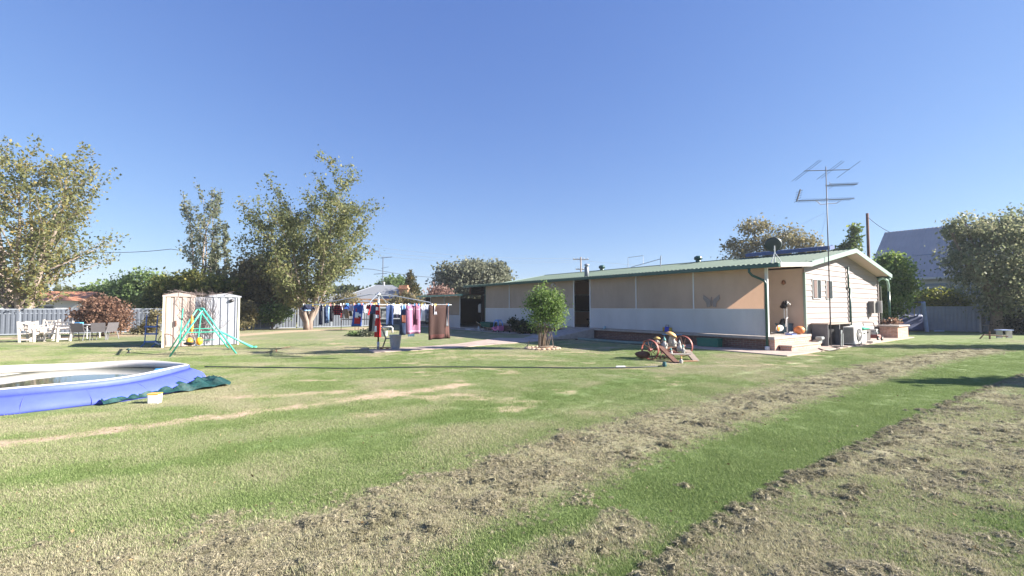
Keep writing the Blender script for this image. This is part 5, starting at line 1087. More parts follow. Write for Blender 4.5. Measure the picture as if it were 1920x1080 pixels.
cloth('shirt', 'navy tee shirt hanging next to the red scarf', 697, 706, 589, 1, .86, denim, 'shirt')
cloth('leggings', 'long grey and black leggings left of the pole', 696, 703, 622, 1, .56, grey, 'pants', parts=[('dark_leg', .05, .45, .2, .98, blackc)])
cloth('scarf', 'long red and white team scarf hanging at the pole', 703, 711, 632, 1, 1.0, redc, 'towel', parts=[('white_stripe', .3, .75, .08, .18, whitec), ('white_stripe', .3, .75, .32, .42, whitec), ('white_panel', .1, .6, .66, .84, whitec)])
cloth('towel', 'dark blue towel right of the hoist pole', 723, 738, 610, 0, .86, bluet, 'towel')
cloth('blouse', 'white and pink blouse in the middle right of the hoist', 738, 751, 590, 0, .86, whitec, 'shirt')
cloth('shorts', 'lavender shorts beside the white blouse', 740, 752, 596, 0, .72, lav, 'slip')
cloth('top', 'light blue over dark blue top left of the pink towel', 753, 761, 591, 0, .86, bluet, 'shirtup', parts=[('pale_top', .15, .85, 0, .45, lblue)])
cloth('jeans', 'long faded denim dress with a rust patch left of the pink towel', 750, 762, 628, 0, .72, denim, 'towel', parts=[('rust_patch', .3, .8, .3, .6, orangec)])
cloth('sheet', 'pale blue cloth peeping out below the pink towel', 766, 778, 631, 0, .72, lblue, 'towel', top=1.69)
cloth('bath_towel', 'large pink bath towel with pale bands', 762, 787, 626, 0, 1.0, pinkt, 'towel', parts=[('band', .0, 1.0, .88, .94, pinkl), ('band', .05, .95, .13, .18, pinkl)])
cloth('sock', 'dark brown sock hanging in front of the pink towel', 776, 782, 609, 0, 1.03, fab('maroon_cloth', (.09, .02, .05)), 'sock')
cloth('shirt', 'white long sleeved top right of the pink towel', 789, 797, 602, 0, .86, whitec, 'pants')
cloth('swimsuit', 'navy and white patterned swimsuit left of the brown towel', 797, 810, 604, 0, .86, patt, 'slip')
cloth('socks', 'pair of white socks pinned over the brown towel', 813, 818, 590, 0, 1.02, whitec, 'sock')
cloth('bath_towel', 'large brown bath towel at the right end of the hoist', 804, 842, 636, 0, 1.0, brown, 'towel', parts=[('pale_fold', .86, 1.0, .02, .97, brownl), ('border', 0.0, .82, .86, .96, fab('brown_border', (.075, .022, .02)))])
cloth('trousers', 'grey trousers behind the brown bath towel', 836, 842, 612, 3, .9, grey, 'pants')
# ---- round the hoist
q = thing('laundry_bin', 'silver grey slotted laundry bin standing by the hoist', 'bin', G(741, 655.5))
b = MB(); rows_ = [(.155+.065*z_/.52, z_) for z_ in [i*.52/9 for i in range(10)]]
pr = []
for i, (r_, z_) in enumerate(rows_): pr += [(r_, z_), (r_+.008, z_+.02), (r_+.008, z_+.036), (r_-.004, z_+.044)]
b.lathe([(0, 0.002)]+pr[:-2]+[(.235, .53)], 20); b.build('body', mat('silver_plastic', (.34, .36, .40), .45, var=.12), q, smooth=False, solid=.004); b = MB(); b.tube([(.23*math.cos(a), .23*math.sin(a), .54) for a in [i*PI/12 for i in range(24)]], .016, 6, closed=True); b.build('rim', M['steel'], q)
q = thing('plastic_chair', 'small black plastic chair beside the laundry bin', 'chair', G(730, 652), R(-80))
b = MB(); b.prism([Vector((-.17, -.16, .36)), Vector((-.17, .18, .34)), Vector((-.17, .18, .365)), Vector((-.17, -.16, .39))], (.34, 0, 0)); b.build('seat', M['black'], q); b = MB(); b.prism([Vector((-.16, -.15, .38)), Vector((-.16, -.3, .78)), Vector((-.16, -.28, .79)), Vector((-.16, -.12, .38))], (.32, 0, 0)); b.build('backrest', M['black'], q)
for x in (-.16, .16):
    for y, y2 in ((-.14, -.26), (.15, .24)): b = MB(); b.tube([(x, y, .36), (x*1.1, y2, 0)], .016, 6); b.build('leg', M['black'], q)
b = MB(); b.tube([(-.1, 0, .72), (-.1, 0, .80), (.38, 0, .82), (.42, 0, .78), (.42, 0, .58)], .035, 10); o = b.build('bent_pipe', M['white'], None, smooth=True); o.location = G(716, 650)+Vector((0, 0, -.02)); tag(o, 'white bent plastic pipe resting on the black chair back', 'pipe')
b = MB(); b.box((0, 0, .10), (.55, .12, .04), rz=R(6)); o = b.build('loose_plank', mat('yellow_timber', (.55, .36, .16), .8), None); o.location = G(725, 655.5)-Vector((0, 0, .02)); tag(o, 'short yellow timber plank across red blocks near the hoist base', 'plank')
for i, x in enumerate((-.2, .02, .22)):
    b = MB(); b.box((0, 0, .04), (.1, .1, .08)); o = b.build('red_block', M['red'], None, bevel=.006); o.location = G(725, 655.5)+Vector((x, .02*i, 0)); tag(o, ('left', 'middle', 'right')[i]+' small red block under the yellow plank', 'block', 'red blocks under the plank')
for i, (px, py) in enumerate(((684, 655), (703, 657))):
    b = MB(); b.box((0, 0, .02), (.28, .2, .05), rz=.2*i); o = b.build('paving_block', M['pathc'], None, bevel=.006); o.location = G(px, py); tag(o, ('pale paving block lying left of the hoist foot', 'pale paving block right at the hoist foot')[i], 'paver')
# planter with plants, mini trampoline, trestle table, boards by the far wing
q = thing('trough_planter', 'low grey green trough planter behind the hoist', 'planter', G(712, 630.5)); b = MB(); b.box((0, 0, .15), (.75, .4, .30), taper=1.05); b.build('trough', mat('grey_green_concrete', (.30, .36, .32), .85, var=.15), q, bevel=.01); b = MB(); b.box((0, 0, .30), (.7, .36, .02)); b.build('soil', M['soil'], q)
bush('potted_succulent', 'spiky grey green plant left of the trough planter', G(692, 631), [(0,0,.16,.32,.25,.16), (-.25,0,.2,.2,.2,.14)], lf_olive, bark_dark, 95, 900, .08, 'plant', trunk_h=0, trunk_r=.02, hollow=.1)
bush('ground_plant', 'low leafy green plant in the lawn behind the hoist', G(668, 630), [(0,0,.1,.5,.3,.1), (.4,.3,.14,.3,.2,.1)], lf_green, bark_dark, 96, 900, .07, 'plant', trunk_h=0, trunk_r=.02, hollow=.1)
q = thing('mini_trampoline', 'round dark mini trampoline frame near the back fence', 'trampoline', G(668, 619)); b = MB(); n = 24; b.tube([(1.0*math.cos(a), .8*math.sin(a), .75) for a in [i*2*PI/n for i in range(n)]], .022, 6, closed=True); b.build('rim', M['black'], q); b = MB(); b.lathe([(0.001, .74), (.8, .75)], 24); b.build('mat', M['black'], q)
for a in (0.2, 1.7, 3.3, 4.9): b = MB(); b.tube([(math.cos(a), .8*math.sin(a), .75), (1.03*math.cos(a), .83*math.sin(a), 0)], .02, 6); b.build('leg', M['rust'], q)
q = thing('trestle_table', 'white legged trestle table seen behind the dark blue towel', 'table', G(735, 619)); b = MB(); b.box((0, 0, .8), (2.0, .7, .05)); b.build('tabletop', M['white'], q)
for x in (-.85, .75):
    for y in (-.3, .3): b = MB(); b.beam((x, y, 0), (x, y, .78), .06, .06); b.build('leg', M['white'], q)
q = thing('notice_board', 'grey framed board with pale patterned sheet leaning behind the hoist', 'board', G(717, 620)+Vector((0, .5, 0))); b = MB(); b.box((0, 0, 1.0), (.62, .03, .95), rx=R(-6)); b.build('backing', dgrey, q)
b = MB()
for x in (-.33, .33): b.box((x, -.02, 1.0), (.05, .05, 1.05), rx=R(-6))
b.box((0, .03, 1.5), (.6, .05, .05)); b.box((0, -.08, .5), (.6, .05, .05)); b.build('frame', mat('sage_frame', (.35, .42, .38), .6), q)
b = MB(); b.box((0, -.02, 1.05), (.4, .012, .6), rx=R(-6)); b.build('printed_sheet', mat('grey_pattern_print', (.08, .08, .09), .7, var2=(.5, .52, .5), scale=7), q)
for x in (-.3, .3): b = MB(); b.beam((x, .0, 0), (x, -.06, .55), .04, .04); b.build('leg', mat('sage_frame', (.35, .42, .38)), q)
b = MB(); b.ell((0, 0, .25), (.42, .3, .2), 12, 8, jit=.15); o = b.build('orange_cover', mat('orange_cover', (.5, .2, .06), .8, var=.3), None, smooth=True); o.location = G(705, 621); tag(o, 'crumpled orange cover on the ground behind the red scarf', 'cover')
q = thing('barbecue', 'dark wheeled barbecue in the shade left of the wing', 'barbecue', G(775, 619)); b = MB(); b.box((0, 0, .75), (.9, .5, .28)); b.build('hood', M['black'], q, bevel=.04); b = MB(); b.box((0, 0, .35), (.8, .45, .4)); b.build('cabinet', dgrey, q)
for x in (-.4, .4): b = MB(); b.lathe([(.1, -.03), (.1, .03)], 12, (x, -.2, .1), m=Matrix.Rotation(PI/2, 3, 'Y')); b.build('wheel', M['white'] if x > 0 else M['black'], q)
# ================================================================== THINGS BY THE VERANDAH
wb = thing('wheelbarrow', 'green wheelbarrow with pale wooden handles by the verandah wall', 'wheelbarrow', H(-.65, 17.3), HA+R(-82))
b = MB(); b.add([(-.4,-.28,.32),(.25,-.22,.28),(.25,.22,.28),(-.4,.28,.32),(-.55,-.36,.62),(.5,-.3,.60),(.5,.3,.60),(-.55,.36,.62)], [(0,3,2,1),(0,1,5,4),(1,2,6,5),(2,3,7,6),(3,0,4,7)]); b.build('tray', mat('barrow_green', (.02, .12, .09), .5), wb, solid=.01)
for y in (-.2, .2): b = MB(); b.tube([(.6, y*.4, .2), (-.3, y, .3), (-.95, y*1.5, .62)], .022, 6); b.build('handle', mat('pale_timber', (.55, .42, .27), .7), wb)
b = MB(); b.lathe([(.19, -.04), (.2, 0), (.19, .04)], 16, (.62, 0, .2), m=Matrix.Rotation(PI/2, 3, 'X')); b.build('wheel', M['black'], wb)
b = MB(); b.tube([(-.35, -.2, .3), (-.4, -.2, 0)], .018, 5); b.tube([(-.35, .2, .3), (-.4, .2, 0)], .018, 5); b.build('leg', M['steel'], wb)
tc = thing('toy_car', 'child size pink ride on car with a light blue roof', 'toy car', H(-.75, 16.15), HA+R(95))
pk = mat('toy_pink', (.62, .18, .36), .4); tb_ = mat('toy_blue', (.12, .35, .80), .4)
b = MB(); b.prism([Vector((-.36, -.22, .1)), Vector((.36, -.22, .1)), Vector((.38, -.22, .3)), Vector((.16, -.22, .36)), Vector((.1, -.22, .2)), Vector((-.12, -.22, .2)), Vector((-.18, -.22, .42)), Vector((-.36, -.22, .42))], (0, .44, 0)); b.build('body', pk, tc, bevel=.03)
for y in (-.19, .19): b = MB(); b.tube([(.2, y, .34), (.16, y*.9, .62), (.04, y*.8, .76), (-.12, y*.8, .76), (-.24, y*.9, .6), (-.28, y, .4)], .03, 8); b.build('roof_pillar', tb_, tc, smooth=True)
b = MB(); b.box((-.04, 0, .775), (.28, .36, .05)); b.build('roof', tb_, tc, bevel=.02)
for x in (-.25, .25):
    for y in (-.23, .23): b = MB(); b.lathe([(.09, -.03), (.095, 0), (.09, .03)], 14, (x, y, .09), m=Matrix.Rotation(PI/2, 3, 'X')); w_ = b.build('wheel', M['black'], tc); b = MB(); b.lathe([(.04, -.035), (.04, .035)], 10, (x, y, .09), m=Matrix.Rotation(PI/2, 3, 'X')); b.build('hubcap', M['white'], w_)
b = MB(); b.lathe([(.07, 0), (.07, .24), (.04, .28), (.04, .32)], 10); o = b.build('white_canister', M['white'], None, smooth=True); o.location = H(-.75, 18.4); tag(o, 'white canister left of the wheelbarrow', 'canister')
b = MB(); b.box((0, 0, .04), (.7, .35, .06)); o = b.build('pale_board', mat('pale_board', (.5, .52, .55), .7), None); o.location = H(-.7, 19.6, .02); o.rotation_euler = (0, 0, HA+1.57); tag(o, 'pale flat board on the ground by the dark wing opening', 'board')
# dark clutter inside the wing
for i, (t_, s_, sz, c_, lab, nm) in enumerate(((1.2, 21.2, (.5, .5, 1.0), 'white', 'pale hot water unit in the dark wing opening', 'water_heater'), (2.2, 20.2, (.7, .6, 1.0), 'steel', 'grey appliance deep in the wing opening', 'washing_machine'), (1.6, 19.4, (.6, .5, .9), 'black', 'dark cupboard by the verandah end wall', 'cupboard'))):
    q = thing(nm, lab, nm.replace('_', ' '), H(t_, s_, .1 if i else 1.2), HA); b = MB()
    if i == 0: b.lathe([(.15, 0), (.18, .05), (.18, .55), (.1, .65), (0, .66)], 14); b.build('tank', M['white'], q, smooth=True); b = MB(); b.box((.2, 0, .3), (.1, .1, .5)); b.build('bracket', M['steel'], q)
    else: b.box((0, 0, sz[2]/2), sz); b.build('cabinet', M[c_], q, bevel=.02); b = MB(); b.box((-.0-sz[0]/2-.01, 0, sz[2]*.6), (.02, sz[1]*.7, sz[2]*.5)); b.build('door', M['steel'], q)
# chairs in the middle doorway
for i, s_ in enumerate((9.25, 9.75)):
    q = thing('camp_chair', ('black high backed chair on the right inside the dark doorway', 'black high backed chair on the left inside the dark doorway')[i], 'chair', H(1.1, s_, .52), HA+R(90))
    b = MB(); b.box((0, 0, .42), (.42, .42, .05)); b.build('seat', M['black'], q); b = MB(); b.box((0, -.24, .82), (.42, .05, .75), rx=R(10)); b.build('backrest', M['black'], q)
    for x in (-.18, .18): b = MB(); b.tube([(x, .18, 0), (x, -.18, .42)], .015, 5); b.tube([(x, -.2, 0), (x, .18, .42)], .015, 5); b.build('leg', M['black'], q)
# verandah end: exercise machine, tub, balls
dk = .52
ex = thing('exercise_machine', 'white framed exercise machine with black padded handles on the verandah end', 'exercise machine', H(2.45, .5, dk), HA)
wt = mat('white_tube', (.7, .68, .66), .35)
b = MB(); b.tube([(-.35, .3, .05), (.5, .3, .05)], .03, 8); b.tube([(-.35, -.2, .05), (.5, -.2, .05)], .03, 8); b.tube([(.45, -.25, .05), (.45, .35, .05)], .03, 8); b.build('base_frame', wt, ex)
for x, y in ((.12, -.1), (.5, .15)):
    b = MB(); b.tube([(x, y, .05), (x, y, .55), (x-.02, y, 1.15)], .028, 8); b.build('upright', wt, ex); b = MB(); b.tube([(x-.2, y, 1.08), (x-.02, y, 1.24), (x+.05, y-.0, 1.28)], .085, 8); b.build('handle_pad', M['black'], ex, smooth=True); b = MB(); b.tube([(x-.05, y-.03, 1.31), (x+.2, y-.05, 1.18)], .035, 8); b.build('handle_cover', M['white'], ex, smooth=True)
b = MB(); b.lathe([(.03, -.05), (.27, -.04), (.28, 0), (.27, .04), (.03, .05)], 20, (.3, .12, .34), m=Matrix.Rotation(PI/2, 3, 'X')); b.build('flywheel', M['black'], ex, smooth=True)
b = MB(); b.tube([(-.25, -.2, .3), (-.2, -.2, .62), (.2, -.1, .66)], .02, 6); b.build('arm', wt, ex)
bd = thing('swim_board', 'white and orange oval board leaning by the verandah post', 'board', H(2.0, .45, dk), HA)
b = MB(); b.ell((0, 0, .24), (.34, .05, .13), 18, 10); b.build('board', M['white'], bd, smooth=True); b = MB(); b.ell((-.16, -.02, .25), (.13, .05, .12), 14, 8); b.build('orange_patch', orange, bd, smooth=True)
q = thing('storage_tub', 'blue grey storage tub at the corner of the gable wall', 'tub', H(3.0-.15, .62, dk), HA); b = MB(); b.box((0, 0, .2), (.6, .4, .36), taper=1.06); b.build('tub', mat('slate_blue_plastic', (.06, .13, .18), .5), q, bevel=.02); b = MB(); b.box((0, 0, .39), (.66, .46, .04)); b.build('rim', mat('slate_blue_rim', (.04, .08, .11), .5), q, bevel=.01)
b = MB(); b.ell((0, 0, .17), (.2, .2, .165), 16, 10); o = b.build('orange_ball', mat('pumpkin_orange', (.78, .25, .08), .5), None, smooth=True); o.location = H(2.55, -.05, dk); tag(o, 'orange ball on the verandah slab in front of the blue tub', 'ball')
b = MB(); b.box((0, 0, .02), (.4, .25, .04)); o = b.build('blue_mat', mat('blue_mat', (.1, .15, .4), .8), None); o.location = H(1.9, .0, dk); o.rotation_euler = (0, 0, HA); tag(o, 'small blue mat on the verandah edge', 'mat')
# toy on ledge, green crate, blue tap
q = thing('toy_bag', 'blue and yellow toy case on the verandah ledge behind the old implement', 'toy', H(-.13, 4.15, .52), HA+R(90)); b = MB(); b.box((0, 0, .12), (.24, .12, .22), taper=.8); b.build('body', mat('deep_blue_plastic', (.02, .04, .4), .5), q, bevel=.02); 
for x in (-.16, .16): b = MB(); b.box((x, 0, .11), (.09, .12, .18)); b.build('side_panel', mat('dull_yellow_plastic', (.5, .32, .04), .5), q, bevel=.02)
b = MB(); b.tube([(-.08, 0, .22), (-.06, 0, .3), (.06, 0, .3), (.08, 0, .22)], .012, 6); b.build('handle', M['black'], q)
q = thing('plant_stand', 'small weathered stand holding a pale blue tray at the verandah ledge', 'stand', H(-.45, 3.7), HA); b = MB()
b.box((0, 0, .44), (.4, .7, .03)); b.build('tray', mat('pale_blue_tray', (.2, .4, .6), .5), q)
for x in (-.15, .15):
    for y in (-.28, .28): b = MB(); b.beam((x, y, 0), (x, y, .43), .04, .04); b.build('leg', M['shwood'], q)
q = thing('green_crate', 'dark green crate in the shade against the brick base', 'crate', H(-.32, 2.1, .035), HA); b = MB(); b.box((0, 0, .16), (.35, .85, .3), taper=1.05); b.build('body', mat('crate_green', (.01, .14, .10), .5), q, bevel=.01); b = MB(); b.box((0, 0, .32), (.4, .92, .03)); b.build('rim', mat('crate_green', (.01, .14, .10)), q)
b = MB(); b.ell((0, 0, .05), (.06, .06, .06), 8, 6); b.tube([(0, 0, 0), (-.1, 0, -.04)], .02, 6); o = b.build('blue_tap', mat('pale_blue_metal', (.3, .5, .6), .4), None); o.location = H(-.17, 7.7, .55); tag(o, 'small pale blue tap fitting on the verandah ledge', 'tap')
# butterfly ornament on the blind
b = MB()
for sx in (-1, 1): b.prism([Vector((0, sx*.03, 0)), Vector((0, sx*.34, .25)), Vector((0, sx*.36, .08)), Vector((0, sx*.22, -.08)), Vector((0, sx*.2, -.26)), Vector((0, sx*.06, -.24))], (-.01, 0, 0))
b.box((-.006, 0, -.03), (.02, .03, .36)); o = b.build('butterfly_ornament', mat('dull_grey_print', (.26, .22, .20), .8), None); o.location = H(-.03, 2.15, 1.86); o.rotation_euler = (0, 0, HA); tag(o, 'grey metal butterfly ornament on the right blind', 'ornament')
# ---- along the gable wall
for i in range(11):
    rr = random.Random(i+40); b = MB(); b.box((0, 0, 0), (.34*rr.uniform(.7, 1.3), .24, .13*rr.uniform(.7, 1.3)), rz=rr.uniform(-.2, .2)); o = b.build('rock', M['rock'], None, bevel=.03); o.location = H(3.35+.26*(i % 5)+.05*rr.random(), -.28-.1*(i//5), .10+.13*(i//5 if i < 10 else 2)); o.rotation_euler = (0, 0, HA); tag(o, 'grey green block in the low loose stack under the window corner', 'block', 'loose blocks stacked under the gable window')
q = thing('work_bench', 'dark topped work bench standing along the gable wall', 'bench', H(4.95, -.38, .035), HA); b = MB(); b.box((0, 0, .88), (2.6, .62, .05)); b.build('benchtop', mat('bench_top', (.3, .24, .2), .7), q)
for x in (-1.25, 0, 1.25): b = MB(); b.box((x, 0, .43), (.06, .58, .86)); b.build('leg', mat('grey_frame', (.15, .15, .16), .6), q)
b = MB(); b.box((-.62, .05, .35), (1.05, .4, .6)); b.build('cage', M['black'], q)
q = thing('metal_stand', 'pale bent metal stand in front of the work bench', 'stand', H(4.15, -.95, .035), HA); b = MB(); b.tube([(0, 0, 0), (.05, 0, .5), (.25, .05, .62)], .03, 6); b.tube([(.2, 0, 0), (.22, 0, .5)], .025, 6); b.build('frame', M['rock'], q)
ac = thing('air_conditioner', 'white outdoor air conditioner unit with a round dark fan', 'air conditioner', H(5.35, -1.0, .035), HA)
b = MB(); b.box((0, 0, .4), (.95, .38, .72)); b.build('casing', mat('ivory_casing', (.76, .73, .68), .4, var=.03), ac, bevel=.012)
b = MB(); 
for k in range(14): b.box((-.48, 0, .1+k*.045), (.02, .32, .022))
b.build('side_grille', M['black'], ac)
b = MB(); b.lathe([(.0, .0), (.27, .0), (.27, .02), (.0, .021)], 24, (.08, -.195, .42), m=Matrix.Rotation(PI/2, 3, 'X')); b.build('fan_opening', M['black'], ac)
b = MB()
for r_ in (.08, .14, .2, .26): b.tube([(.08+r_*math.cos(a), -.222, .42+r_*math.sin(a)) for a in [i*PI/12 for i in range(24)]], .005, 4, closed=True)
for k in range(8): a = k*PI/4; b.tube([(.08, -.222, .42), (.08+.27*math.cos(a), -.222, .42+.27*math.sin(a))], .005, 4)
b.lathe([(0, -.0), (.07, .0), (.06, .02), (0, .025)], 12, (.08, -.215, .42), m=Matrix.Rotation(PI/2, 3, 'X')); b.build('fan_guard', wt, ac)
b = MB(); b.box((-.35, 0, .02), (.08, .4, .04)); b.box((.35, 0, .02), (.08, .4, .04)); b.build('foot', M['black'], ac)
for i, (t_, s_, w_, h_, cb, cl, lab) in enumerate(((6.75, -.75, .6, .62, (.52, .52, .48), (.02, .34, .22), 'pale bin with a green lid beside the air conditioner'), (7.75, -.6, .75, .62, (.12, .11, .11), (.6, .58, .56), 'dark grey box bin with a pale lid right of the green lidded bin'))):
    q = thing('storage_bin', lab, 'bin', H(t_, s_, .035), HA); b = MB(); b.box((0, 0, h_/2), (w_, .5, h_), taper=1.08); b.build('body', mat('bin_body_%s' % ('pale', 'dark')[i], cb, .6), q, bevel=.015); b = MB(); b.box((.05, -.02, h_+.05), (w_*1.25, .66, .05), rx=R(8)); b.build('lid', mat('bin_lid_%s' % ('green', 'pale')[i], cl, .5), q, bevel=.012); b = MB(); b.box((0, -.28, h_*.7), (.18, .03, .04)); b.build('handle', M['black'], q)
b = MB(); b.box((0, 0, .04), (1.1, .3, .06)); o = b.build('kerb_board', M['conc'], None); o.location = H(7.7, -1.05, .035); o.rotation_euler = (0, 0, HA); tag(o, 'pale board on the slab in front of the bins', 'board')
mw = thing('lawn_mower', 'red lawn mower with small black wheels near the end of the gable wall', 'lawn mower', H(9.0, -.75, .035), HA)
b = MB(); b.box((0, 0, .2), (.55, .5, .16), taper=.85); b.build('deck', M['red'], mw, bevel=.03); b = MB(); b.lathe([(.16, .27), (.17, .4), (.1, .46), (0, .47)], 14); b.build('engine', M['steel'], mw); b = MB(); b.box((0, 0, .5), (.3, .28, .07)); b.build('engine_cover', M['white'], mw, bevel=.02)
for x in (-.28, .28):
    for y in (-.24, .24): b = MB(); b.lathe([(.11, -.03), (.12, 0), (.11, .03)], 14, (x, y, .12), m=Matrix.Rotation(PI/2, 3, 'X')); w_ = b.build('wheel', M['black'], mw); b = MB(); b.lathe([(.05, -.034), (.05, .034)], 10, (x, y, .12), m=Matrix.Rotation(PI/2, 3, 'X')); b.build('hubcap', M['white'], w_)
b = MB(); b.tube([(-.25, .2, .25), (-.75, .2, .85), (-.75, -.2, .85), (-.25, -.2, .25)], .016, 6); b.build('handle', M['black'], mw)
pp_ = thing('brick_planter', 'brick planter with a pale cap at the far corner of the gable wall', 'planter', H(13.1, -.55, .03), HA)
b = MB(); b.box((0, 0, .28), (1.9, .75, .56)); b.build('wall', brickl, pp_); b = MB(); b.box((0, 0, .60), (2.05, .9, .08)); b.build('cap', M['conc'], pp_, bevel=.02)
bush('planter_plant', 'small straggly plant growing in the brick planter', H(13.4, -.5, .66), [(0,0,.2,.35,.2,.15), (-.4,0,.18,.2,.15,.12)], lf_red, bark_dark, 97, 500, .06, 'plant', trunk_h=0, trunk_r=.015, hollow=.1)
b = MB(); b.tube(curve([(1535,655),(1550,660),(1575,656),(1560,652),(1590,653)], .05), .016, 6); o = b.build('drain_hose', M['black'], None, smooth=True); tag(o, 'coil of black hose on the slab before the work bench', 'hose')
# ================================================================== OLD IMPLEMENT WITH GNOMES
im = thing('old_seed_drill', 'rusty old farm implement with two red spoked wheels and dark planks', 'farm implement', G(1245, 676)); io = G(1245, 676)
def wheel(c, r_, rz, m_, par):
    mm = Matrix.Rotation(rz, 3, 'Z') @ Matrix.Rotation(PI/2, 3, 'X'); b = MB(); b.lathe([(r_, -.035), (r_+.008, 0), (r_, .035), (r_-.015, .035), (r_-.015, -.035), (r_, -.035)], 32, c, m=mm, cap=False); w = b.build('wheel', m_, par)
    b = MB()
    for k in range(10): a = 2*PI*k/10; p = Vector(c)+mm @ Vector((math.cos(a)*(r_-.01), math.sin(a)*(r_-.01), 0)); b.tube([Vector(c), p], .011, 5)
    b.build('spoke', M['rust'], w); b = MB(); b.lathe([(.05, -.06), (.05, .06)], 10, c, m=mm); b.build('hub', M['red'], w); return w
c1 = D(1219, 656, 13.9)-io; c1.z = .31; wheel(c1, .30, R(-52), M['red'], im); c2 = D(1281, 653, 14.9)-io; c2.z = .34; wheel(c2, .33, R(-52), M['red'], im)
b = MB(); b.tube([c1, c2], .022, 8); b.build('axle', M['rust'], im)
def pr2(px, py, y): return D(px, py, y)-io
for a, c, w in (((1229, 641, 14.2), (1270, 682, 13.1), .16), ((1288, 657, 14.4), (1306, 678, 13.5), .18)): 
    b = MB(); b.beam(pr2(*a), pr2(*c), w, .05); b.build('plank', M['shwood'] if a[0] > 1280 else M['rust'], im)
b = MB(); b.beam(pr2(1252, 679, 13.4), pr2(1307, 677.5, 13.45), .10, .05); b.build('foot_board', mat('orange_board', (.48, .26, .15), .8), im)
b = MB(); b.beam(pr2(1232, 655, 14.1), pr2(1275, 662, 14.0), .16, .04); b.build('step_board', M['red'], im); b = MB(); b.beam(pr2(1258, 664, 13.7), pr2(1293, 664, 13.75), .15, .03); b.build('step_board', M['conc'], im)
b = MB(); b.beam(pr2(1228, 642, 14.3), pr2(1262, 645, 14.6), .14, .04); b.build('step_board', M['rust'], im)
b = MB(); b.prism([pr2(1236, 652, 14.6), pr2(1272, 651, 14.8), pr2(1268, 664, 14.6), pr2(1240, 664, 14.5)], (.1, .28, 0)); b.build('seed_box', M['rust'], im)
b = MB(); b.tube([pr2(1219, 655, 13.95), pr2(1205, 640, 13.8), pr2(1212, 638, 13.8)], .012, 5); b.tube([pr2(1215, 668, 13.9), pr2(1262, 671, 13.6)], .015, 5); b.tube([pr2(1226, 660, 14), pr2(1240, 640, 14.5), pr2(1243, 634, 14.5)], .014, 5); b.build('lever', M['rust'], im)
for k_ in range(5): b = MB(); b.tube([pr2(1232+k_*8, 662, 14.4), pr2(1230+k_*8, 674, 14.1)], .012, 5); b.lathe([(.07, -.006), (.07, .006)], 12, pr2(1230+k_*8, 673, 14.1), m=Matrix.Rotation(PI/2, 3, 'Y')); b.build('disc_tine', M['rust'], im)
b = MB(); b.ell(pr2(1205, 665, 14.1), (.24, .16, .11), 10, 7, jit=.2); b.build('metal_scoop', M['rust'], im, smooth=True)
gs = mat('gnome_stone', (.42, .40, .36), .85, var=.4, scale=14, bump=.3); ghat = [mat('gnome_hat_'+n_, c_, .8, var=.3, scale=10) for n_, c_ in (('tan', (.5, .32, .1)), ('teal', (.15, .35, .33)), ('red', (.45, .1, .07)), ('grey', (.4, .42, .42)))]
def gnome(label, px, py, y, h, hat, flat=False):
    p = D(px, py, y); q = thing('garden_gnome', label, 'garden gnome', p, random.uniform(-.6, .6), 'stone gnomes on the old implement'); k = h/.36
    b = MB(); b.lathe([(.075*k, 0), (.085*k, .04*k), (.075*k, .12*k), (.06*k, .18*k), (.03*k, .2*k)], 10); b.build('body', gs, q, smooth=True)
    for sx in (-1, 1): b = MB(); b.tube([(sx*.06*k, 0, .17*k), (sx*.09*k, -.02*k, .11*k), (sx*.05*k, -.07*k, .09*k)], [.022*k, .02*k, .016*k], 6); b.build('arm', gs, q, smooth=True)
    b = MB(); b.ell((0, -.01*k, .225*k), (.048*k, .048*k, .05*k), 10, 7); b.ell((0, -.055*k, .225*k), (.012*k, .012*k, .012*k), 6, 4); b.build('head', mat('gnome_skin', (.5, .38, .3), .8), q, smooth=True)
    b = MB(); b.ell((0, -.045*k, .185*k), (.04*k, .02*k, .045*k), 8, 6); b.build('beard', M['white'], q, smooth=True)
    b = MB(); 
    if flat: b.lathe([(.13*k, .25*k), (.12*k, .28*k), (.06*k, .32*k), (0, .335*k)], 12)
    else: b.lathe([(.055*k, .25*k), (.04*k, .29*k), (.02*k, .34*k), (0.0, .38*k)], 10)
    b.build('hat', ghat[hat], q, smooth=True)
gnome('gnome in a broad tan hat on the upper left of the implement', 1232, 648, 14.2, .30, 0, True)
gnome('grey gnome with teal pointed hat standing left of the middle', 1246, 654, 14.0, .36, 1)
gnome('small gnome standing between the two planks', 1258, 668, 13.8, .26, 1)
gnome('tallest gnome figure just left of the right wheel', 1263, 650, 14.3, .36, 3)
gnome('grey gnome in front of the right wheel', 1274, 659, 14.1, .34, 3)
gnome('small teal gnome at the right end of the step board', 1281, 662, 14.0, .26, 1)
gnome('little gnome figure fallen at the foot of the dark plank', 1277, 682, 13.1, .22, 0)
tp = D(1259, 641, 14.3); q = thing('toadstool_ornament', 'tan capped toadstool ornament tilted above the gnomes', 'ornament', tp)
b = MB(); b.tube([(-.04, 0, -.12), (-.02, 0, .08), (.0, 0, .2)], [.07, .055, .05], 10); b.build('stalk', gs, q, smooth=True); b = MB(); b.lathe([(.18, .0), (.175, .03), (.12, .085), (.05, .11), (0, .115)], 18, (-.02, 0, .2), m=Matrix.Rotation(R(24), 3, 'Y')); b.build('cap', mat('toadstool_tan', (.62, .36, .14), .6, var=.15), q, smooth=True)
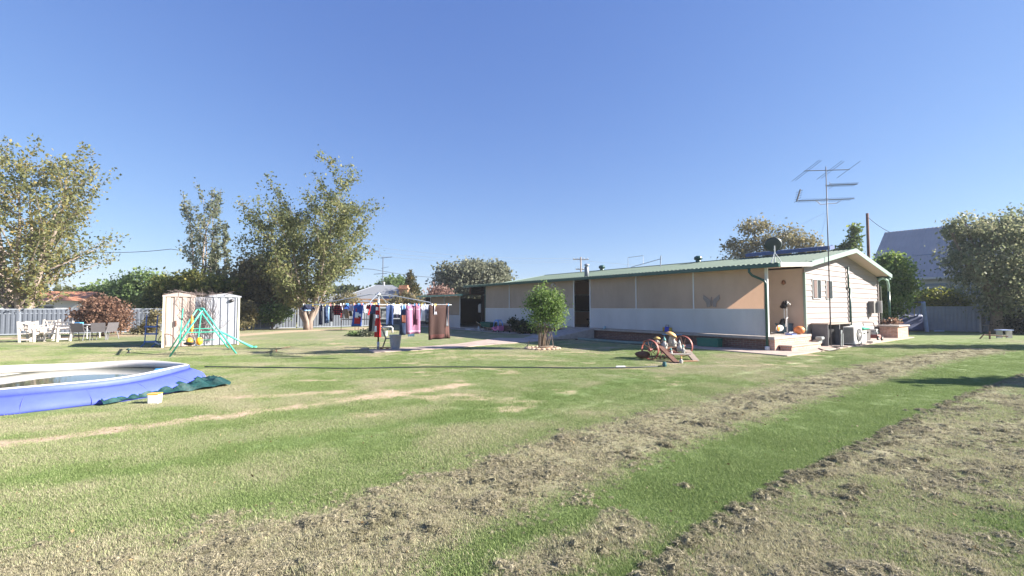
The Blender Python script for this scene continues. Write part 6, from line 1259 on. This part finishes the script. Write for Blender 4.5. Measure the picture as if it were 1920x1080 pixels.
# ================================================================== RIGHT BACKGROUND: blue swing frame, bench
bs = thing('blue_swing_frame', 'blue and white metal swing frame in front of the right fence', 'swing', G(1738, 622)); bo = G(1738, 622); bt = D(1731, 566.5, 29.0)-bo; bt2 = D(1668, 566.5, 33)-bo
pb = mat('pale_blue_tube', (.40, .48, .75), .4); db = mat('dark_blue_tube', (.03, .05, .18), .4)
b = MB(); b.tube([bt, bt2], .045, 8); b.build('top_bar', db, bs)
b = MB(); b.tube([(0, 0, 0), bt], .11, 8); b.build('leg', pb, bs); b = MB(); b.tube([(.1, 1.3, 0), bt], .05, 8); b.build('leg', pb, bs); b = MB(); b.tube([bt2+Vector((-.3, -.5, -bt2.z)), bt2], .05, 8); b.build('leg', pb, bs); b = MB(); b.tube([bt2+Vector((.3, 1.0, -bt2.z)), bt2], .05, 8); b.build('leg', pb, bs)
b = MB(); b.tube([(.5, 0, .05), (1.2, .1, .05)], .05, 6); b.build('foot_rail', pb, bs)
ym = mat('yellow_rope', (.5, .42, .12), .7)
for k, f_ in enumerate((.25, .4)):
    p = bt.lerp(bt2, f_); b = MB(); b.tube([p, p-Vector((0, 0, 1.1))], .025, 5); b.build('rope', ym, bs)
p = bt.lerp(bt2, .325); b = MB(); b.box(p-Vector((0, 0, 1.12)), (.75, .3, .05)); b.build('swing_seat', db, bs)
q = thing('pale_garden_seat', 'pale timber garden seat against the dark shrubs on the right', 'bench', G(1858, 624), R(10))
pt = mat('pale_grey_timber', (.4, .37, .36), .85, var=.2)
for x in (-.45, .45): b = MB(); b.beam((x, .2, 0), (x, .2, 1.3), .12, .1); b.build('post', pt, q); b = MB(); b.beam((x, -.25, 0), (x, -.2, .5), .08, .08); b.build('leg', pt, q)
for k in range(4): b = MB(); b.box((0, .17, .6+.2*k), (.85, .04, .15)); b.build('back_slat', pt, q)
b = MB(); b.box((0, 0, .47), (.95, .5, .05)); b.build('seat', pt, q)
q = thing('low_stool', 'low white topped stool right of the pale garden seat', 'stool', G(1883, 634)); b = MB(); b.box((0, 0, .42), (.6, .4, .05)); b.build('seat', pb, q)
for x in (-.25, .25): b = MB(); b.beam((x, 0, 0), (x, 0, .4), .05, .3); b.build('leg', pt, q)
q = thing('see_saw_base', 'low rusty frame on the lawn left of the low stool', 'frame', G(1856, 636)); b = MB(); b.tube([(-.5, 0, .03), (-.3, 0, .22), (.9, 0, .14)], .03, 6); b.build('bar', M['rust'], q); b = MB(); b.beam((.0, 0, 0), (.0, 0, .4), .05, .05); b.build('post', M['rust'], q)
o = MB().box((0, 0, .6), (2.6, 1.3, 1.1), taper=.8).build('blue_cover', mat('blue_cover', (.06, .09, .22), .6), None, bevel=.15); o.location = Vector((D(1690, 600, 30.5).x, 30.5, 0)); tag(o, 'dark blue covered trailer behind the far end of the gable', 'trailer')
# off-frame trees whose shade falls on the lawn at the right
bush('shade_tree', 'tree outside the frame on the right that shades the lawn', Vector((16.9, 9.25, 0)), [(0,0,2.7,1.2,.35,.7), (1.2,.1,2.2,1.2,.4,.6), (-.4,-.15,3.5,.6,.25,.35)], lf_green, bark_dark, 110, 4000, .16)
bush('shade_tree', 'tall tree outside the frame on the right behind the other one', Vector((29, 17.4, 0)), [(0,0,4.4,2.6,.8,1.5), (2,.3,3.4,2,.8,1.3), (-1.0,0,6.0,1.6,.6,.8)], bpy.data.materials['green_leaves'], bark_dark, 111, 7000, .18)
# ================================================================== THIN HAZE ADDED TO LIFT THE FAR SHADOWS
hz = bpy.data.materials.new('haze'); hz.use_nodes = True; hn_ = hz.node_tree.nodes; hn_.clear()
pv = hn_.new('ShaderNodeVolumePrincipled'); pv.inputs['Color'].default_value = (.86, .91, 1, 1); pv.inputs['Density'].default_value = .0006; pv.inputs['Anisotropy'].default_value = .1
ho_ = hn_.new('ShaderNodeOutputMaterial'); hz.node_tree.links.new(pv.outputs[0], ho_.inputs['Volume'])
b = MB(); b.box((0, 190, 6.4), (760, 640, 15.2)); o = b.build('haze', hz, None); o['kind'] = 'stuff'; o['label'] = 'thin pale haze added to lift the far shadows over the yard'
